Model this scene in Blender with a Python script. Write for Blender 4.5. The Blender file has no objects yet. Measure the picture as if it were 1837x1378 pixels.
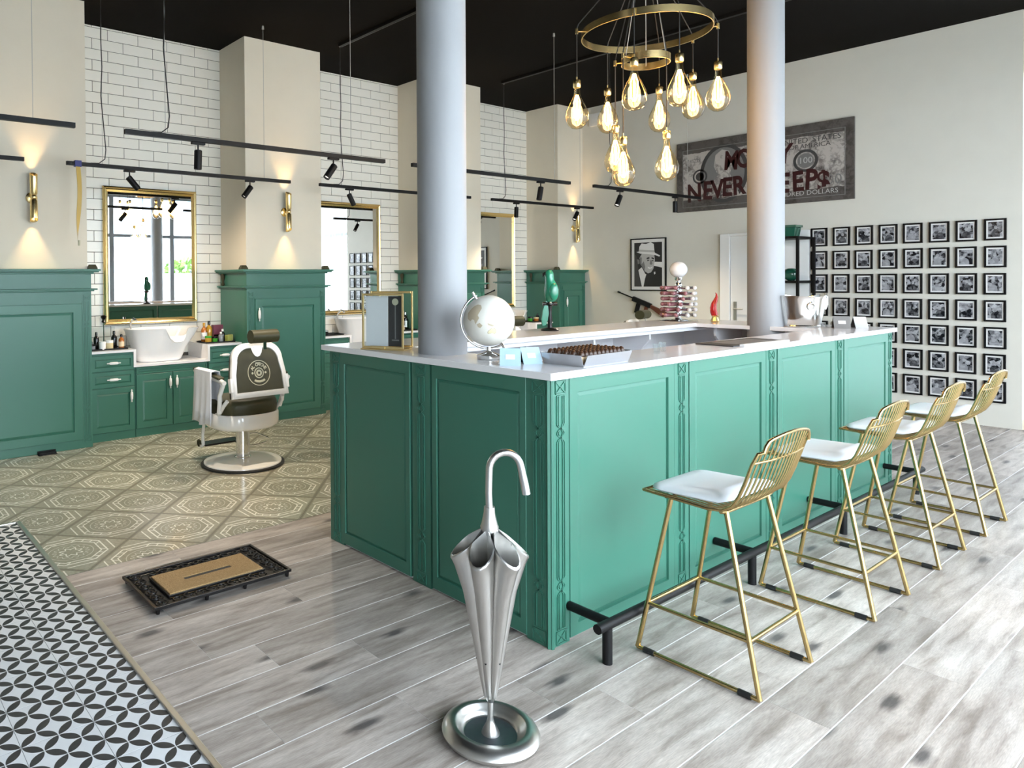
import bpy, bmesh, math, random
from mathutils import Matrix, Vector
rnd = random.Random(7)
S = bpy.context.scene
COL = bpy.context.collection
PI = math.pi
def R(d): return math.radians(d)

# ------------------------------------------------------------------ camera
W_PX, H_PX = 1837.0, 1378.0
F_PX, CX, CY = 1280.654, 617.922, 514.264
PITCH, ROLL, YAW = 0.01186855, -0.00755749, 0.94067485
CAM_POS = (-2.339, -1.817, 1.5)
def cam_axes():
    c, s = math.cos(YAW), math.sin(YAW)
    F = Vector((c, s, 0)); Rt = Vector((s, -c, 0)); U = Vector((0, 0, 1))
    F2 = F*math.cos(PITCH) - U*math.sin(PITCH); U2 = U*math.cos(PITCH) + F*math.sin(PITCH)
    return Rt*math.cos(ROLL) + U2*math.sin(ROLL), U2*math.cos(ROLL) - Rt*math.sin(ROLL), F2
cr, cu, cf = cam_axes()
cam_d = bpy.data.cameras.new('camera'); cam = bpy.data.objects.new('camera', cam_d); COL.objects.link(cam)
m = Matrix.Identity(4)
for i in range(3):
    m[i][0], m[i][1], m[i][2], m[i][3] = cr[i], cu[i], -cf[i], CAM_POS[i]
cam.matrix_world = m
cam_d.sensor_fit = 'HORIZONTAL'; cam_d.sensor_width = 36.0
cam_d.lens = F_PX/W_PX*36.0
cam_d.shift_x = (W_PX/2 - CX)/W_PX
cam_d.shift_y = -(H_PX/2 - CY)/W_PX
cam_d.clip_start = 0.05
S.camera = cam

# ------------------------------------------------------------------ world, daylight portals, exposure
SKY_STRENGTH = 12.5
w = bpy.data.worlds.new('overcast_sky'); S.world = w; w.use_nodes = True
bg = w.node_tree.nodes['Background']
bg.inputs[0].default_value = (0.815, 0.895, 1.0, 1); bg.inputs[1].default_value = SKY_STRENGTH
w.cycles.sampling_method = 'MANUAL'; w.cycles.sample_map_resolution = 64
def portal(name, loc, rot, sx, sy):
    l = bpy.data.lights.new(name, 'AREA'); l.shape = 'RECTANGLE'; l.size = sx; l.size_y = sy
    l.cycles.is_portal = True
    o = bpy.data.objects.new(name, l); o.location = loc; o.rotation_euler = rot; COL.objects.link(o)
X_WALL, Y_WALL, Z_CEIL = 6.88, 5.31, 4.0
Y_FRONT, X_BACK, Y_END = -3.3, -3.7, -0.13
portal('window_daylight_portal', (2.1, Y_FRONT+0.06, 1.75), (R(90), 0, 0), 7.0, 3.3)
portal('window_daylight_portal', (-2.8, Y_FRONT+0.06, 1.25), (R(90), 0, 0), 1.3, 2.3)
portal('window_daylight_portal', (X_WALL+0.10, (Y_FRONT+Y_END)/2, 1.75), (0, R(90), 0), 3.3, 2.95)
S.view_settings.view_transform = 'Standard'; S.view_settings.look = 'None'
S.view_settings.exposure = 0.55; S.view_settings.gamma = 1.0; S.view_settings.use_curve_mapping = False
S.cycles.use_denoising = True
S.cycles.max_bounces = 8; S.cycles.diffuse_bounces = 5; S.cycles.glossy_bounces = 5
S.cycles.transparent_max_bounces = 16; S.cycles.transmission_bounces = 6
S.cycles.sample_clamp_indirect = 6.0; S.cycles.caustics_reflective = False; S.cycles.caustics_refractive = False

# ------------------------------------------------------------------ node helpers and materials
MATS = {}
class NT:
    def __init__(s, name):
        s.m = bpy.data.materials.new(name); s.m.use_nodes = True
        s.t = s.m.node_tree; s.b = s.t.nodes['Principled BSDF']; s.out = s.t.nodes['Material Output']
        MATS[name] = s.m
    def n(s, typ, **kw):
        nd = s.t.nodes.new(typ)
        for k, v in kw.items():
            if k.startswith('i_'):
                key = k[2:]; key = int(key) if key.isdigit() else key
                nd.inputs[key].default_value = v
            else: setattr(nd, k, v)
        return nd
    def l(s, a, b): s.t.links.new(a, b)
    def val(s, x, sock):
        if isinstance(x, (int, float)): sock.default_value = x
        else: s.l(x, sock)
    def math(s, op, a, b=0.0, c=None):
        nd = s.n('ShaderNodeMath', operation=op)
        s.val(a, nd.inputs[0]); s.val(b, nd.inputs[1])
        if c is not None: s.val(c, nd.inputs[2])
        return nd.outputs[0]
    def mix(s, fac, a, b, blend='MIX'):
        nd = s.n('ShaderNodeMix', data_type='RGBA', blend_type=blend)
        s.val(fac, nd.inputs[0])
        for x, i in ((a, 6), (b, 7)):
            if isinstance(x, tuple): nd.inputs[i].default_value = (*x[:3], 1)
            else: s.l(x, nd.inputs[i])
        return nd.outputs[2]
    def base(s, c):
        if isinstance(c, tuple): s.b.inputs['Base Color'].default_value = (*c[:3], 1)
        else: s.l(c, s.b.inputs['Base Color'])
    def set(s, **kw):
        for k, v in kw.items():
            s.val(v, s.b.inputs[k.replace('_', ' ')])
    def obj_xyz(s):
        tc = s.n('ShaderNodeTexCoord'); sp = s.n('ShaderNodeSeparateXYZ'); s.l(tc.outputs['Object'], sp.inputs[0])
        return tc.outputs['Object'], sp.outputs[0], sp.outputs[1], sp.outputs[2]
    def bump(s, h, strength=0.2, dist=0.01):
        nd = s.n('ShaderNodeBump'); nd.inputs['Strength'].default_value = strength; nd.inputs['Distance'].default_value = dist
        s.l(h, nd.inputs['Height']); s.l(nd.outputs[0], s.b.inputs['Normal'])
def srgb(r, g, b):
    f = lambda v: (v/255/12.92) if v/255 <= 0.04045 else ((v/255+0.055)/1.055)**2.4
    return (f(r), f(g), f(b))
def simple(name, col, rough=0.5, metal=0.0, coat=0.0, noise=0.0, nscale=30.0, spec=0.5, bump=0.0):
    q = NT(name); q.set(Roughness=rough, Metallic=metal); q.b.inputs['Coat Weight'].default_value = coat
    q.b.inputs['Specular IOR Level'].default_value = spec
    if noise or bump:
        tc = q.n('ShaderNodeTexCoord'); nz = q.n('ShaderNodeTexNoise'); nz.inputs['Scale'].default_value = nscale
        nz.inputs['Detail'].default_value = 4; q.l(tc.outputs['Object'], nz.inputs['Vector'])
        if noise:
            lo = tuple(c*(1-noise) for c in col); hi = tuple(min(1, c*(1+noise)) for c in col)
            q.base(q.mix(nz.outputs[0], lo, hi))
        else: q.base(col)
        if bump: q.bump(nz.outputs[0], bump, 0.004)
    else: q.base(col)
    return q.m
simple('plaster', (0.76, 0.69, 0.565), 0.85, noise=0.03, nscale=6, bump=0.05)
simple('ceiling_black', (0.0042, 0.0034, 0.0026), 0.95, noise=0.25, nscale=40, spec=0.12)
simple('grout', (0.10, 0.09, 0.08), 0.9)
simple('white_tile', (0.90, 0.87, 0.79), 0.16, noise=0.02, nscale=3)
simple('green', (0.036, 0.156, 0.108), 0.38, noise=0.04, nscale=2.0, spec=0.62)
simple('plaster_cool_daylight', (0.67, 0.645, 0.575), 0.85, noise=0.03, nscale=6, bump=0.05)  # plaster cooled and dimmed: bluish daylight put into the right wall's colour
simple('unseen_wall_dark', (0.30, 0.29, 0.27), 0.9, noise=0.05, nscale=5)  # dark tone invented for the unseen back wall, dims the bar's left face
simple('worktop', (0.87, 0.86, 0.87), 0.12, noise=0.03, nscale=5)
simple('inner_white', (0.78, 0.79, 0.82), 0.5)
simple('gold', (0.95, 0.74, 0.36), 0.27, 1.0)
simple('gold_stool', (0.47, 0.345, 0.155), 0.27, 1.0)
simple('chrome', (0.80, 0.80, 0.80), 0.08, 1.0)
simple('aluminium', (0.62, 0.61, 0.59), 0.30, 1.0, noise=0.08, nscale=18, bump=0.08)
simple('alu_dark', (0.30, 0.33, 0.37), 0.38, 1.0, noise=0.25, nscale=25)
simple('steel_strip', (0.62, 0.60, 0.55), 0.35, 1.0)
simple('mirror_glass', (0.92, 0.93, 0.92), 0.01, 1.0)
simple('black_metal', (0.005, 0.005, 0.0055), 0.5, spec=0.25)
simple('black_iron', (0.020, 0.018, 0.018), 0.30, 0.6)
simple('enamel', (0.86, 0.85, 0.82), 0.14, coat=0.3)
simple('ceramic', (0.82, 0.82, 0.82), 0.10, coat=0.3)
simple('vinyl', (0.046, 0.044, 0.020), 0.48, noise=0.25, nscale=12, spec=0.3)
simple('cushion', (0.80, 0.82, 0.86), 0.75, bump=0.03, nscale=60)
simple('towel', (0.78, 0.80, 0.86), 0.95, bump=0.3, nscale=150)
simple('white_paint', (0.80, 0.80, 0.79), 0.4)
simple('paper', (0.80, 0.80, 0.80), 0.7)
simple('porcelain', (0.90, 0.89, 0.87), 0.2)
simple('globe_sea', (0.74, 0.72, 0.65), 0.3, noise=0.06, nscale=30)
simple('frame_black', (0.003, 0.003, 0.004), 0.4, spec=0.25)
simple('column_paint', (0.31, 0.315, 0.325), 0.62, noise=0.02, nscale=4)
simple('red_glaze', (0.55, 0.012, 0.012), 0.12, coat=0.4)
simple('parrot_green', (0.015, 0.20, 0.115), 0.22, coat=0.4, noise=0.35, nscale=14)
simple('pot_green', (0.012, 0.085, 0.055), 0.18, coat=0.5)
simple('silver', (0.86, 0.85, 0.82), 0.16, 1.0, bump=0.1, nscale=9)
simple('lilac_glass', (0.30, 0.13, 0.15), 0.08, coat=0.5)
simple('bottle_amber', (0.42, 0.13, 0.02), 0.1, coat=0.5)
simple('bottle_gold', (0.50, 0.27, 0.03), 0.1, coat=0.5)
simple('bottle_green', (0.05, 0.30, 0.03), 0.15)
simple('bottle_black', (0.006, 0.006, 0.006), 0.2)
simple('bottle_grey', (0.25, 0.27, 0.29), 0.2)
simple('cream_jar', (0.72, 0.60, 0.34), 0.35)
simple('box_plum', (0.16, 0.03, 0.06), 0.5)
simple('box_olive', (0.33, 0.36, 0.09), 0.5)
simple('choc', (0.055, 0.022, 0.010), 0.35)
simple('wafer', (0.80, 0.62, 0.40), 0.7)
simple('foil_box', (0.55, 0.55, 0.57), 0.25, 0.7)
simple('rubber', (0.010, 0.010, 0.010), 0.6)
simple('gun_wood', (0.10, 0.03, 0.015), 0.4)
simple('tape_yellow', (0.50, 0.34, 0.08), 0.35, coat=0.3)
simple('clip_blue', (0.01, 0.015, 0.16), 0.4)
simple('cord_black', (0.015, 0.015, 0.015), 0.6)
simple('wire_grey', (0.42, 0.41, 0.38), 0.4)
simple('ground_paving', (0.62, 0.62, 0.60), 0.9, noise=0.05, nscale=3)
simple('shrub_leaf', (0.10, 0.20, 0.03), 0.7, noise=0.5, nscale=8)
simple('house_wall', (0.55, 0.62, 0.66), 0.8)
simple('house_trim', (0.30, 0.42, 0.52), 0.6)
simple('ink_black', (0.012, 0.012, 0.013), 0.5)
simple('ink_dark', (0.050, 0.048, 0.048), 0.5)
simple('ink_mid', (0.18, 0.175, 0.17), 0.5)
simple('ink_light', (0.45, 0.44, 0.43), 0.5)
simple('ink_white', (0.74, 0.73, 0.72), 0.5)
simple('ink_red', (0.035, 0.003, 0.004), 0.5)
simple('logo_cream', (0.55, 0.52, 0.36), 0.5)
simple('card_blue', (0.45, 0.62, 0.75), 0.35)
simple('map_tan', (0.50, 0.42, 0.30), 0.5)
simple('map_cream', (0.74, 0.66, 0.42), 0.5)

def glass_mat(name, tint=(1, 1, 1), rough=0.0, gloss=1.0):
    q = NT(name); q.t.nodes.remove(q.b)
    tr = q.n('ShaderNodeBsdfTransparent'); tr.inputs[0].default_value = (*tint, 1)
    gl = q.n('ShaderNodeBsdfGlossy'); gl.inputs['Roughness'].default_value = rough
    fr = q.n('ShaderNodeLayerWeight')
    mx = q.n('ShaderNodeMixShader'); q.l(q.math('MULTIPLY', q.math('ADD', 0.035, q.math('MULTIPLY', q.math('POWER', fr.outputs['Facing'], 5.0), 0.8)), gloss), mx.inputs[0])
    q.l(tr.outputs[0], mx.inputs[1]); q.l(gl.outputs[0], mx.inputs[2]); q.l(mx.outputs[0], q.out.inputs[0])
glass_mat('window_glass', (0.96, 0.98, 0.98))
glass_mat('clear_glass', (0.93, 0.95, 0.95))
glass_mat('bulb_glass', (1.0, 0.90, 0.70), 0.02, 1.6)
def emit(name, col, st):
    q = NT(name); q.base((0.0, 0.0, 0.0)); q.b.inputs['Emission Color'].default_value = (*col, 1); q.b.inputs['Emission Strength'].default_value = st
emit('filament', (1.0, 0.62, 0.22), 28.0)
emit('lamp_glow', (1.0, 0.72, 0.32), 3.5)
emit('spot_glow', (1.0, 0.93, 0.82), 1.6)

def mat_sheer():
    q = NT('sheer_fabric'); q.t.nodes.remove(q.b)
    tl = q.n('ShaderNodeBsdfTranslucent'); tl.inputs[0].default_value = (.62, .64, .66, 1); df = q.n('ShaderNodeBsdfDiffuse'); df.inputs[0].default_value = (.8, .8, .8, 1)
    mx = q.n('ShaderNodeMixShader'); mx.inputs[0].default_value = .78; q.l(tl.outputs[0], mx.inputs[1]); q.l(df.outputs[0], mx.inputs[2]); q.l(mx.outputs[0], q.out.inputs[0])
mat_sheer()
def mat_planks():
    q = NT('wood_plank'); v, x, y, z = q.obj_xyz()
    oi = q.n('ShaderNodeObjectInfo'); rn = oi.outputs['Random']
    cb = q.n('ShaderNodeCombineXYZ'); q.l(q.math('MULTIPLY', rn, 61.0), cb.inputs[0]); q.l(q.math('MULTIPLY', rn, 37.0), cb.inputs[1])
    ad = q.n('ShaderNodeVectorMath', operation='ADD'); q.l(v, ad.inputs[0]); q.l(cb.outputs[0], ad.inputs[1])
    mp = q.n('ShaderNodeMapping'); mp.inputs['Scale'].default_value = (1.5, 11, 1); q.l(ad.outputs[0], mp.inputs[0])
    g = q.n('ShaderNodeTexNoise'); g.inputs['Scale'].default_value = 2.2; g.inputs['Detail'].default_value = 8; g.inputs['Distortion'].default_value = 0.5; q.l(mp.outputs[0], g.inputs[0])
    mp2 = q.n('ShaderNodeMapping'); mp2.inputs['Scale'].default_value = (1.3, 5.0, 1); q.l(ad.outputs[0], mp2.inputs[0])
    b = q.n('ShaderNodeTexNoise'); b.inputs['Scale'].default_value = 1.5; b.inputs['Detail'].default_value = 3; q.l(mp2.outputs[0], b.inputs[0])
    r1 = q.n('ShaderNodeValToRGB'); q.l(g.outputs[0], r1.inputs[0])
    e = r1.color_ramp.elements; e[0].position = 0.30; e[0].color = (0.30, 0.255, 0.222, 1); e[1].position = 0.70; e[1].color = (0.60, 0.545, 0.498, 1)
    k = e.new(0.47); k.color = (0.455, 0.400, 0.358, 1)
    r2 = q.n('ShaderNodeValToRGB'); q.l(b.outputs[0], r2.inputs[0]); e = r2.color_ramp.elements
    e[0].position = 0.30; e[0].color = (0.72, 0.70, 0.69, 1); e[1].position = 0.60; e[1].color = (1.03, 1.02, 1.01, 1)
    c = q.mix(1.0, r1.outputs[0], r2.outputs[0], 'MULTIPLY')
    # knots
    vo = q.n('ShaderNodeTexVoronoi', voronoi_dimensions='2D'); vo.inputs['Scale'].default_value = 1.0
    mp3 = q.n('ShaderNodeMapping'); mp3.inputs['Scale'].default_value = (1.25, 3.6, 1); q.l(ad.outputs[0], mp3.inputs[0]); q.l(mp3.outputs[0], vo.inputs['Vector'])
    wv = q.math('ADD', vo.outputs['Distance'], q.math('MULTIPLY', g.outputs[0], 0.16))
    kn = q.n('ShaderNodeMapRange'); q.l(wv, kn.inputs[0]); kn.inputs[1].default_value = 0.115; kn.inputs[2].default_value = 0.19; kn.inputs[3].default_value = 0.8; kn.inputs[4].default_value = 0.0
    c = q.mix(kn.outputs[0], c, (0.045, 0.043, 0.047))
    mp4 = q.n('ShaderNodeMapping'); mp4.inputs['Scale'].default_value = (6, 60, 1); q.l(ad.outputs[0], mp4.inputs[0])
    fg = q.n('ShaderNodeTexNoise'); fg.inputs['Scale'].default_value = 5; fg.inputs['Detail'].default_value = 5; q.l(mp4.outputs[0], fg.inputs[0])
    fr_ = q.n('ShaderNodeMapRange'); q.l(fg.outputs[0], fr_.inputs[0]); fr_.inputs[1].default_value = 0.3; fr_.inputs[2].default_value = 0.7; fr_.inputs[3].default_value = 0.80; fr_.inputs[4].default_value = 1.12
    h0 = q.n('ShaderNodeHueSaturation'); q.l(fr_.outputs[0], h0.inputs['Value']); q.l(c, h0.inputs['Color']); c = h0.outputs[0]
    br = q.n('ShaderNodeMapRange'); q.l(rn, br.inputs[0]); br.inputs[3].default_value = 0.76; br.inputs[4].default_value = 1.14
    hs = q.n('ShaderNodeHueSaturation'); q.l(br.outputs[0], hs.inputs['Value']); q.l(c, hs.inputs['Color'])
    q.base(hs.outputs[0]); q.set(Roughness=0.46); q.b.inputs['Specular IOR Level'].default_value = 0.35; q.bump(g.outputs[0], 0.12, 0.004)
mat_planks()

def mat_bw():
    q = NT('petal_tile'); v, x, y, z = q.obj_xyz()
    d = 0.2302/4
    # rotate 45 degrees, square lattice of side d*sqrt2
    L = d*math.sqrt(2)
    a = q.math('DIVIDE', q.math('ADD', x, y), math.sqrt(2)*L); b = q.math('DIVIDE', q.math('SUBTRACT', x, y), math.sqrt(2)*L)
    def cell(t):   # distance from cell centre, 0..0.5 ; lattice nodes on integers
        fr = q.math('FRACT', q.math('ADD', t, 100.0)); return q.math('ABSOLUTE', q.math('SUBTRACT', fr, 0.5))
    u, w_ = cell(a), cell(b)
    def inside(p, r_):
        i = q.math('SUBTRACT', 1.0, p); s2 = q.math('ADD', q.math('MULTIPLY', i, i), q.math('MULTIPLY', r_, r_))
        return q.math('LESS_THAN', s2, 0.475)
    pet = q.math('MAXIMUM', inside(u, w_), inside(w_, u))
    nz = q.n('ShaderNodeTexNoise'); nz.inputs['Scale'].default_value = 40; q.l(v, nz.inputs[0])
    dark = q.mix(nz.outputs[0], (0.018, 0.020, 0.022), (0.050, 0.052, 0.055))
    lite = q.mix(nz.outputs[0], (0.74, 0.76, 0.79), (0.82, 0.84, 0.86))
    q.base(q.mix(pet, lite, dark)); q.set(Roughness=0.35)
mat_bw()

def mat_ornate():
    q = NT('ornate_tile'); v, x, y, z = q.obj_xyz()
    s = 0.4525
    u = q.math('ABSOLUTE', q.math('DIVIDE', x, s)); w_ = q.math('ABSOLUTE', q.math('DIVIDE', y, s))
    mx = q.math('MAXIMUM', u, w_); mn = q.math('MINIMUM', u, w_); sm = q.math('DIVIDE', q.math('ADD', u, w_), 1.36)
    oc = q.math('MAXIMUM', mx, sm)
    def band(t, c, wd):
        return q.math('LESS_THAN', q.math('ABSOLUTE', q.math('SUBTRACT', t, c)), wd)
    f = band(oc, 0.405, 0.010)
    f = q.math('MAXIMUM', f, band(oc, 0.335, 0.008))
    # little squares along the octagon band
    sq = q.math('MULTIPLY', q.math('MULTIPLY', q.math('GREATER_THAN', oc, 0.335), q.math('LESS_THAN', oc, 0.405)), band(q.math('FRACT', q.math('MULTIPLY', mn, 9.0)), 0.5, 0.06))
    f = q.math('MAXIMUM', f, sq)
    cor = q.math('MULTIPLY', band(sm, 0.50, 0.009), q.math('LESS_THAN', mx, 0.46)); f = q.math('MAXIMUM', f, cor)
    r2 = q.math('SQRT', q.math('ADD', q.math('MULTIPLY', u, u), q.math('MULTIPLY', w_, w_)))
    an = q.math('ARCTAN2', y, x); pet = q.math('SINE', q.math('MULTIPLY', an, 8.0))
    rose = band(r2, q.math('ADD', 0.11, q.math('MULTIPLY', pet, 0.025)), 0.012); f = q.math('MAXIMUM', f, rose)
    pet2 = q.math('SINE', q.math('MULTIPLY', an, 16.0))
    rose2 = q.math('MULTIPLY', band(r2, q.math('ADD', 0.19, q.math('MULTIPLY', pet2, 0.02)), 0.007), 0.6); f = q.math('MAXIMUM', f, rose2)
    f = q.math('MAXIMUM', f, q.math('MULTIPLY', band(r2, 0.26, 0.005), 0.5))
    nz = q.n('ShaderNodeTexNoise'); nz.inputs['Scale'].default_value = 55; nz.inputs['Detail'].default_value = 5; q.l(v, nz.inputs[0])
    nb = q.n('ShaderNodeTexNoise'); nb.inputs['Scale'].default_value = 4; q.l(v, nb.inputs[0])
    f = q.math('MULTIPLY', f, q.math('ADD', 0.5, q.math('MULTIPLY', nz.outputs[0], 0.9)))
    basec = q.mix(nz.outputs[0], (0.235, 0.225, 0.170), (0.45, 0.44, 0.355))
    oi = q.n('ShaderNodeObjectInfo'); shade = q.math('ADD', 0.85, q.math('MULTIPLY', oi.outputs['Random'], 0.3))
    inner = q.math('MULTIPLY', q.math('LESS_THAN', oc, 0.335), 0.35)
    basec = q.mix(inner, basec, (0.23, 0.22, 0.16))
    edge = q.math('GREATER_THAN', mx, 0.475); basec = q.mix(q.math('MULTIPLY', edge, 0.55), basec, (0.17, 0.15, 0.105))
    c = q.mix(f, basec, (0.80, 0.78, 0.68))
    hs = q.n('ShaderNodeHueSaturation'); q.l(shade, hs.inputs['Value']); q.l(c, hs.inputs['Color'])
    q.base(hs.outputs[0]); q.set(Roughness=q.math('ADD', 0.10, q.math('MULTIPLY', nb.outputs[0], 0.14)))
    q.bump(q.math('ADD', q.math('MULTIPLY', f, 0.5), q.math('MULTIPLY', nz.outputs[0], 0.3)), 0.25, 0.003)
mat_ornate()

def mat_coir():
    q = NT('coir'); v, x, y, z = q.obj_xyz()
    nz = q.n('ShaderNodeTexNoise'); nz.inputs['Scale'].default_value = 160; nz.inputs['Detail'].default_value = 4; q.l(v, nz.inputs[0])
    q.base(q.mix(nz.outputs[0], (0.24, 0.13, 0.045), (0.62, 0.42, 0.20))); q.set(Roughness=0.95); q.bump(nz.outputs[0], 0.9, 0.01)
mat_coir()

def mat_photo():
    # black and white snapshot: a soft figure before a mottled ground, different on every object
    q = NT('bw_photo'); v, x, y, z = q.obj_xyz()
    oi = q.n('ShaderNodeObjectInfo'); rn = oi.outputs['Random']
    off = q.n('ShaderNodeCombineXYZ'); q.l(q.math('MULTIPLY', rn, 91.0), off.inputs[0]); q.l(q.math('MULTIPLY', rn, 57.0), off.inputs[1]); q.l(q.math('MULTIPLY', rn, 23.0), off.inputs[2])
    ad = q.n('ShaderNodeVectorMath', operation='ADD'); q.l(v, ad.inputs[0]); q.l(off.outputs[0], ad.inputs[1])
    nz = q.n('ShaderNodeTexNoise'); nz.inputs['Scale'].default_value = 26; nz.inputs['Detail'].default_value = 3; q.l(ad.outputs[0], nz.inputs[0])
    n2 = q.n('ShaderNodeTexVoronoi'); n2.inputs['Scale'].default_value = 34; q.l(ad.outputs[0], n2.inputs['Vector'])
    sep = q.n('ShaderNodeSeparateColor'); q.l(n2.outputs['Color'], sep.inputs[0])
    r2 = q.math('FRACT', q.math('MULTIPLY', rn, 7.31)); r3 = q.math('FRACT', q.math('MULTIPLY', rn, 17.7))
    hx = q.math('MULTIPLY', q.math('SUBTRACT', r2, 0.5), 0.035); hz = q.math('ADD', 0.008, q.math('MULTIPLY', r3, 0.018))
    dy = q.math('SUBTRACT', y, hx)
    def ell(cz, ry, rz):
        a = q.math('DIVIDE', dy, ry); b = q.math('DIVIDE', q.math('SUBTRACT', z, cz), rz)
        return q.math('LESS_THAN', q.math('ADD', q.math('MULTIPLY', a, a), q.math('MULTIPLY', b, b)), q.math('ADD', 0.75, q.math('MULTIPLY', nz.outputs[0], 0.5)))
    head = ell(hz, 0.013, 0.018); body = ell(-0.055, 0.034, 0.05)
    g = q.math('ADD', q.math('MULTIPLY', nz.outputs[0], 0.55), q.math('MULTIPLY', sep.outputs[0], 0.35))
    rp = q.n('ShaderNodeValToRGB'); q.l(g, rp.inputs[0]); e = rp.color_ramp.elements
    e[0].position = 0.33; e[0].color = (0.008, 0.008, 0.012, 1); e[1].position = 0.70; e[1].color = (0.50, 0.50, 0.53, 1)
    c = rp.outputs[0]
    light_body = q.math('GREATER_THAN', r2, 0.6)
    bc = q.mix(light_body, (0.010, 0.010, 0.014), (0.34, 0.34, 0.36))
    c = q.mix(q.math('MULTIPLY', body, 0.72), c, bc)
    hc = q.mix(nz.outputs[0], (0.06, 0.06, 0.07), (0.60, 0.60, 0.62)); c = q.mix(q.math('MULTIPLY', head, 0.92), c, hc)
    q.base(c); q.set(Roughness=0.15)
mat_photo()

def mat_banknote():
    q = NT('banknote_print'); v, x, y, z = q.obj_xyz()
    nz = q.n('ShaderNodeTexNoise'); nz.inputs['Scale'].default_value = 9; nz.inputs['Detail'].default_value = 6; q.l(v, nz.inputs[0])
    nf = q.n('ShaderNodeTexNoise'); nf.inputs['Scale'].default_value = 2.2; nf.inputs['Detail'].default_value = 3; q.l(v, nf.inputs[0])
    wv = q.n('ShaderNodeTexWave'); wv.inputs['Scale'].default_value = 14; wv.inputs['Distortion'].default_value = 12; wv.inputs['Detail'].default_value = 2; q.l(v, wv.inputs[0])
    ay = q.math('ABSOLUTE', y); az = q.math('ABSOLUTE', z)
    edge = q.math('MAXIMUM', q.math('GREATER_THAN', q.math('ADD', ay, q.math('MULTIPLY', nz.outputs[0], 0.06)), 0.955), q.math('GREATER_THAN', q.math('ADD', az, q.math('MULTIPLY', nz.outputs[0], 0.06)), 0.335))
    g = q.math('ADD', q.math('MULTIPLY', nz.outputs[0], 0.5), q.math('ADD', q.math('MULTIPLY', nf.outputs[0], 0.6), q.math('MULTIPLY', wv.outputs[0], 0.14)))
    rp = q.n('ShaderNodeValToRGB'); q.l(g, rp.inputs[0]); e = rp.color_ramp.elements
    e[0].position = 0.40; e[0].color = (0.055, 0.047, 0.044, 1); e[1].position = 0.66; e[1].color = (0.46, 0.42, 0.39, 1)
    c = q.mix(q.math('MULTIPLY', edge, 0.86), rp.outputs[0], (0.040, 0.032, 0.028))
    q.base(c); q.set(Roughness=0.6)
mat_banknote()
def M(n): return MATS[n]

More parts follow.
